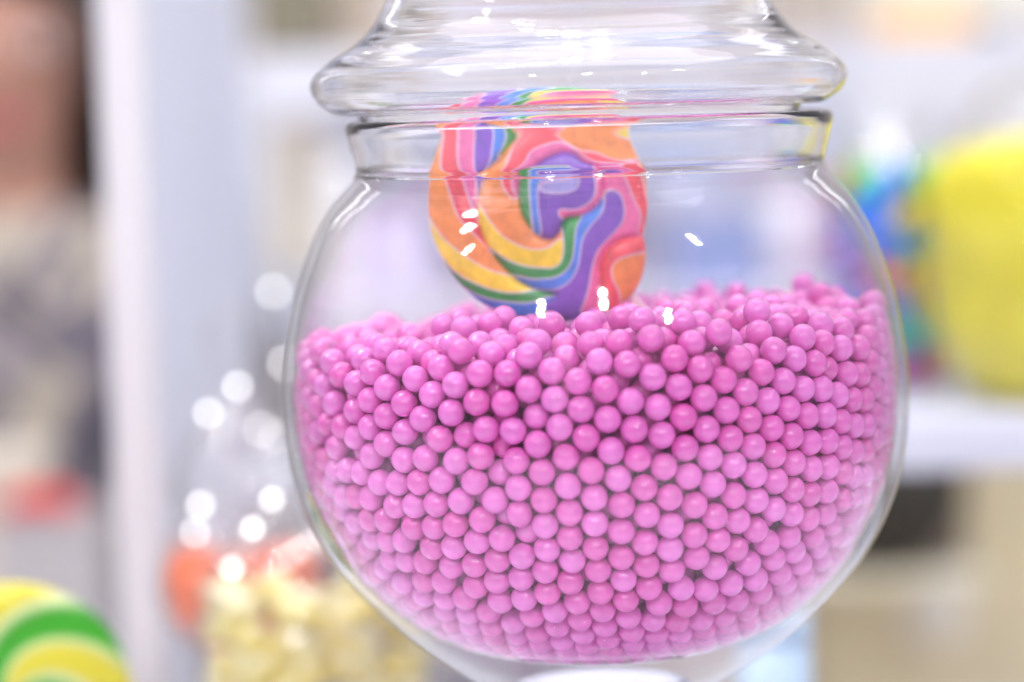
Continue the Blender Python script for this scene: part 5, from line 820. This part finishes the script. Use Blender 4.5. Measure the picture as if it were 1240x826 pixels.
# ---------------------------------------------------------------- jars low on the left
lz = ctr_top
oc = at(296, 702, 1.285); OR_ = 106*px(1.285)
thin_bowl('orange_candy_bowl', 'round glass bowl of orange candy behind the yellow gummies', oc, OR_, lz+.0005, lidlab='clear glass lid with knob on the bowl of orange candy')
fill_balls('orange_candies', 'orange sugar candies lying in the round bowl at the left', oc, OR_-.0025-.0062, OR_*.12, .006, 420, mat('orange_candy', (.66, .14, .045), .4), np.random.RandomState(2))
yc2 = at(386, 845, 1.185); YR2 = 152*px(1.185)
gj = empty('gummy_jar', (yc2.x, yc2.y, lz+.0005)); tag(gj, 'wide clear glass jar of pale yellow gummies at lower left', 'jar')
jt = yc2.z+150*px(1.185)-lz; 
lathe('bowl', [(0, 0), (YR2*.8, 0), (YR2*.84, .004), (YR2, .03), (YR2, jt*.72), (YR2*.9, jt*.86), (YR2*.86, jt*.9), (YR2*.86, jt*.95), (YR2*.86-.0025, jt*.95), (YR2*.86-.0025, jt*.9), (YR2*.9-.0025, jt*.86), (YR2-.0025, jt*.72), (YR2-.0025, .03), (YR2*.82, .007), (0, .007)], M_glass_far, gj, 80)
gl = empty('glass_cover', (yc2.x, yc2.y, lz+jt*.955)); tag(gl, 'domed clear glass lid on the jar of pale yellow gummies', 'lid')
k = YR2*.88
lathe('lid_shell', [(0, .034), (k*.3, .031), (k*.7, .019), (k*.93, .004), (k*.93, 0), (k*1.05, 0), (k*1.06, .005), (k*.78, .022), (k*.36, .036), (.007, .040), (.006, .046), (.012, .054), (.014, .062), (.010, .070), (0, .073)], M_glass_far, gl, 80)
gm = empty('gummy'); tag(gm, 'pale yellow sugared gummy lying in the wide clear jar', 'candy', 'pale yellow gummies in the wide jar')
M_gum = [noise_mat('gummy_yellow', [(.64, .50, .12), (.68, .55, .16), (.72, .62, .26)], 55, .5), noise_mat('gummy_cream', [(.68, .60, .32), (.72, .66, .44)], 55, .5)]
b = box_bm(.022, .015, .010, .004, seg=2); gsh = bm_obj('gummy_piece', b, M_gum[0], gm, True)
b = box_bm(.020, .0135, .004, .0018, (0, 0, .0055), seg=2); bm_obj('sugar_crust', b, M_gum[1], gm, True)
first = True; rr = random.Random(5); zz = .016; ZT = (860-722)*px(1.185)
while zz < yc2.z-lz+ZT*.95:
    for rad2 in (YR2-.016, YR2-.036):
        if rad2 < YR2-.025 and zz < yc2.z-lz+ZT*.6: continue
        nn = int(2*math.pi*rad2/.0225)
        for k in range(nn):
            a = 2*math.pi*(k+rr.random()*.5)/nn
            if math.sin(a) > .5: continue
            if zz < yc2.z-lz-.03: continue
            o = gm if first else copy_tree(gm); first = False
            o.location = (yc2.x+rad2*math.cos(a), yc2.y+rad2*math.sin(a), lz+zz+rr.uniform(-.002, .004)); o.rotation_euler = (rr.uniform(-.5, .5), rr.uniform(-.5, .5), a+math.pi/2+rr.uniform(-.6, .6))
    zz += .0120

# added glowing beads in place of lamp glints on the glass jars
def glint_beads(pts, label, r=.0016, power=7.5):
    o = empty('glint_string', pts[0]); tag(o, label, 'added glint beads'); p0 = Vector(pts[0])
    m_ = bpy.data.materials.new('glint_glow'); m_.use_nodes = True; n_ = m_.node_tree; n_.nodes.remove(n_.nodes['Principled BSDF']); e_ = n_.nodes.new('ShaderNodeEmission'); e_.inputs[0].default_value = (1, .99, .97, 1); e_.inputs[1].default_value = power
    n_.links.new(e_.outputs[0], n_.nodes['Material Output'].inputs[0])
    for i_, p in enumerate(pts):
        b = bmesh.new(); bmesh.ops.create_icosphere(b, subdivisions=2, radius=r); bm_obj('glint_bead', b, m_, o, True, Vector(p)-p0)
    b = bmesh.new(); 
    for p, q_ in zip(pts[:-1], pts[1:]):
        p, q_ = Vector(p)-p0, Vector(q_)-p0; tube(b, [p+(0, .004, 0) if False else p+Vector((0, r, 0)), (p+q_)/2+Vector((0, r, -.006)), q_+Vector((0, r, 0))], .0006, 6)
    bm_obj('bead_wire', b, mat('clear_wire', (.75, .75, .78), .4), o)
glint_beads([at(331, 353, 1.42), at(345, 440, 1.40), at(316, 520, 1.42), at(334, 530, 1.40), at(330, 606, 1.19), at(306, 640, 1.18), at(280, 688, 1.18), at(243, 612, 1.26), at(236, 645, 1.27), at(252, 500, 1.28), at(288, 468, 1.29)], 'added string of small glowing beads imitating lamp glints on the jars at left')

# ---------------------------------------------------------------- LED spotlights on the ceiling, mirrored in the glass
M_led = bpy.data.materials.new('lit_led'); M_led.use_nodes = True; n = M_led.node_tree; n.nodes.remove(n.nodes['Principled BSDF']); e_ = n.nodes.new('ShaderNodeEmission'); e_.inputs[1].default_value = 480; n.links.new(e_.outputs[0], n.nodes['Material Output'].inputs[0])
M_spot = M_led.copy(); M_spot.name = 'lit_spot'; M_spot.node_tree.nodes['Emission'].inputs[1].default_value = 115
M_house = mat('lamp_housing', (.7, .7, .72), .4)
def led_lamp(loc, nx, ny, label, pitch=.05, rad=.0105, mt=None):
    o = empty('led_spotlight', loc); tag(o, label, 'ceiling lamp', 'LED spotlights above the counter')
    box('housing', (nx*pitch+.02, ny*pitch+.02, .03), (0, 0, .02), M_house, o)
    for i_ in range(nx):
        for j_ in range(ny):
            b = bmesh.new(); bmesh.ops.create_icosphere(b, subdivisions=2, radius=rad); bm_obj('led', b, mt or M_led, o, True, ((i_-(nx-1)/2)*pitch, (j_-(ny-1)/2)*pitch, 0))
    v = Vector((0, 0, .1))-Vector(loc); o.rotation_euler = v.to_track_quat('-Z', 'Y').to_euler()
words = ['nearest to the jar', 'second from the jar', 'third from the jar', 'fourth from the jar', 'farthest from the jar']
for row, side_ in (([(-.67, .13), (-.85, -.12), (-1.07, -.42), (-1.34, -.77)], 'left'), ([(-.9, -2.3), (.10, -2.14), (1.42, -2.8)], 'front'), ([(1.04, -.92)], 'right'), ([(-.42, .02), (-.30, .16), (-.16, .24), (-.02, .30), (.12, .34)], 'centre')):
  for (x_, y_), wd in zip(row, words):
    l_, nx, ny, lb = (x_, y_, 1.5 if side_ == 'centre' else 1.32), {'left': 2, 'front': 1, 'right': 1, 'centre': 2}[side_], {'left': 3, 'front': 2, 'right': 2, 'centre': 2}[side_], 'square LED spotlight above the counter, in the '+side_+' row, '+wd
    if ny == 2 and nx == 1: led_lamp(l_, nx, ny, lb.replace('square', 'twin'), .17 if side_ == 'front' else .12, .066 if side_ == 'front' else .036, M_spot)
    else: led_lamp(l_, nx, ny, lb)

# unseen cabinets added behind the camera to give the glass upright reflections
for i_, (x, y, w_, h_, c_, nme) in enumerate([(-1.7, -2.6, .5, 2.2, (.10, .09, .10), 'charcoal'), (-.7, -3.0, .35, 2.4, (.75, .72, .72), 'white'), (.5, -3.1, .5, 1.7, (.36, .30, .42), 'violet'), (1.5, -2.7, .4, 2.3, (.16, .14, .13), 'brown'), (2.3, -1.6, .5, 2.0, (.62, .60, .66), 'silver')]):
    o = empty('reflection_cabinet', (x, y, -1.45), math.atan2(x, -y)); tag(o, nme+' unseen cabinet added behind the camera for reflections', 'cabinet'); m_ = mat(nme+'_lacquer', c_, .5)
    box('cabinet_body', (w_, .35, h_), (0, 0, h_/2), m_, o); box('door', (w_*.46, .02, h_*.9), (-w_*.24, .187, h_/2), m_, o); box('door', (w_*.46, .02, h_*.9), (w_*.24, .187, h_/2), m_, o)

# two added tubes, out of view, that put streaks on the bowl's shoulders
M_tube = bpy.data.materials.new('streak_tube_glow'); M_tube.use_nodes = True; n = M_tube.node_tree; n.nodes.remove(n.nodes['Principled BSDF']); e_ = n.nodes.new('ShaderNodeEmission'); e_.inputs[1].default_value = 14; n.links.new(e_.outputs[0], n.nodes['Material Output'].inputs['Surface'])
for x, y, lb in ((-1.05, 1.55, 'added upright tube, out of view, streaking the left shoulder of the bowl'), (1.05, 1.6, 'added upright tube, out of view, streaking the right shoulder of the bowl')):
    o = empty('added_streak_tube', (x, y, .25)); tag(o, lb, 'lamp')
    for dx in (.035,):
        b = bmesh.new(); tube(b, [(dx, 0, .25), (dx, 0, .85)], .006, 16); bm_obj('tube', b, M_tube, o)
    for z in (0, .87): box('end_bracket', (.12, .03, .03), (.035, 0, z), M_house, o)
    box('back_plate', (.12, .01, .9), (.035, .03, .435), M_house, o)
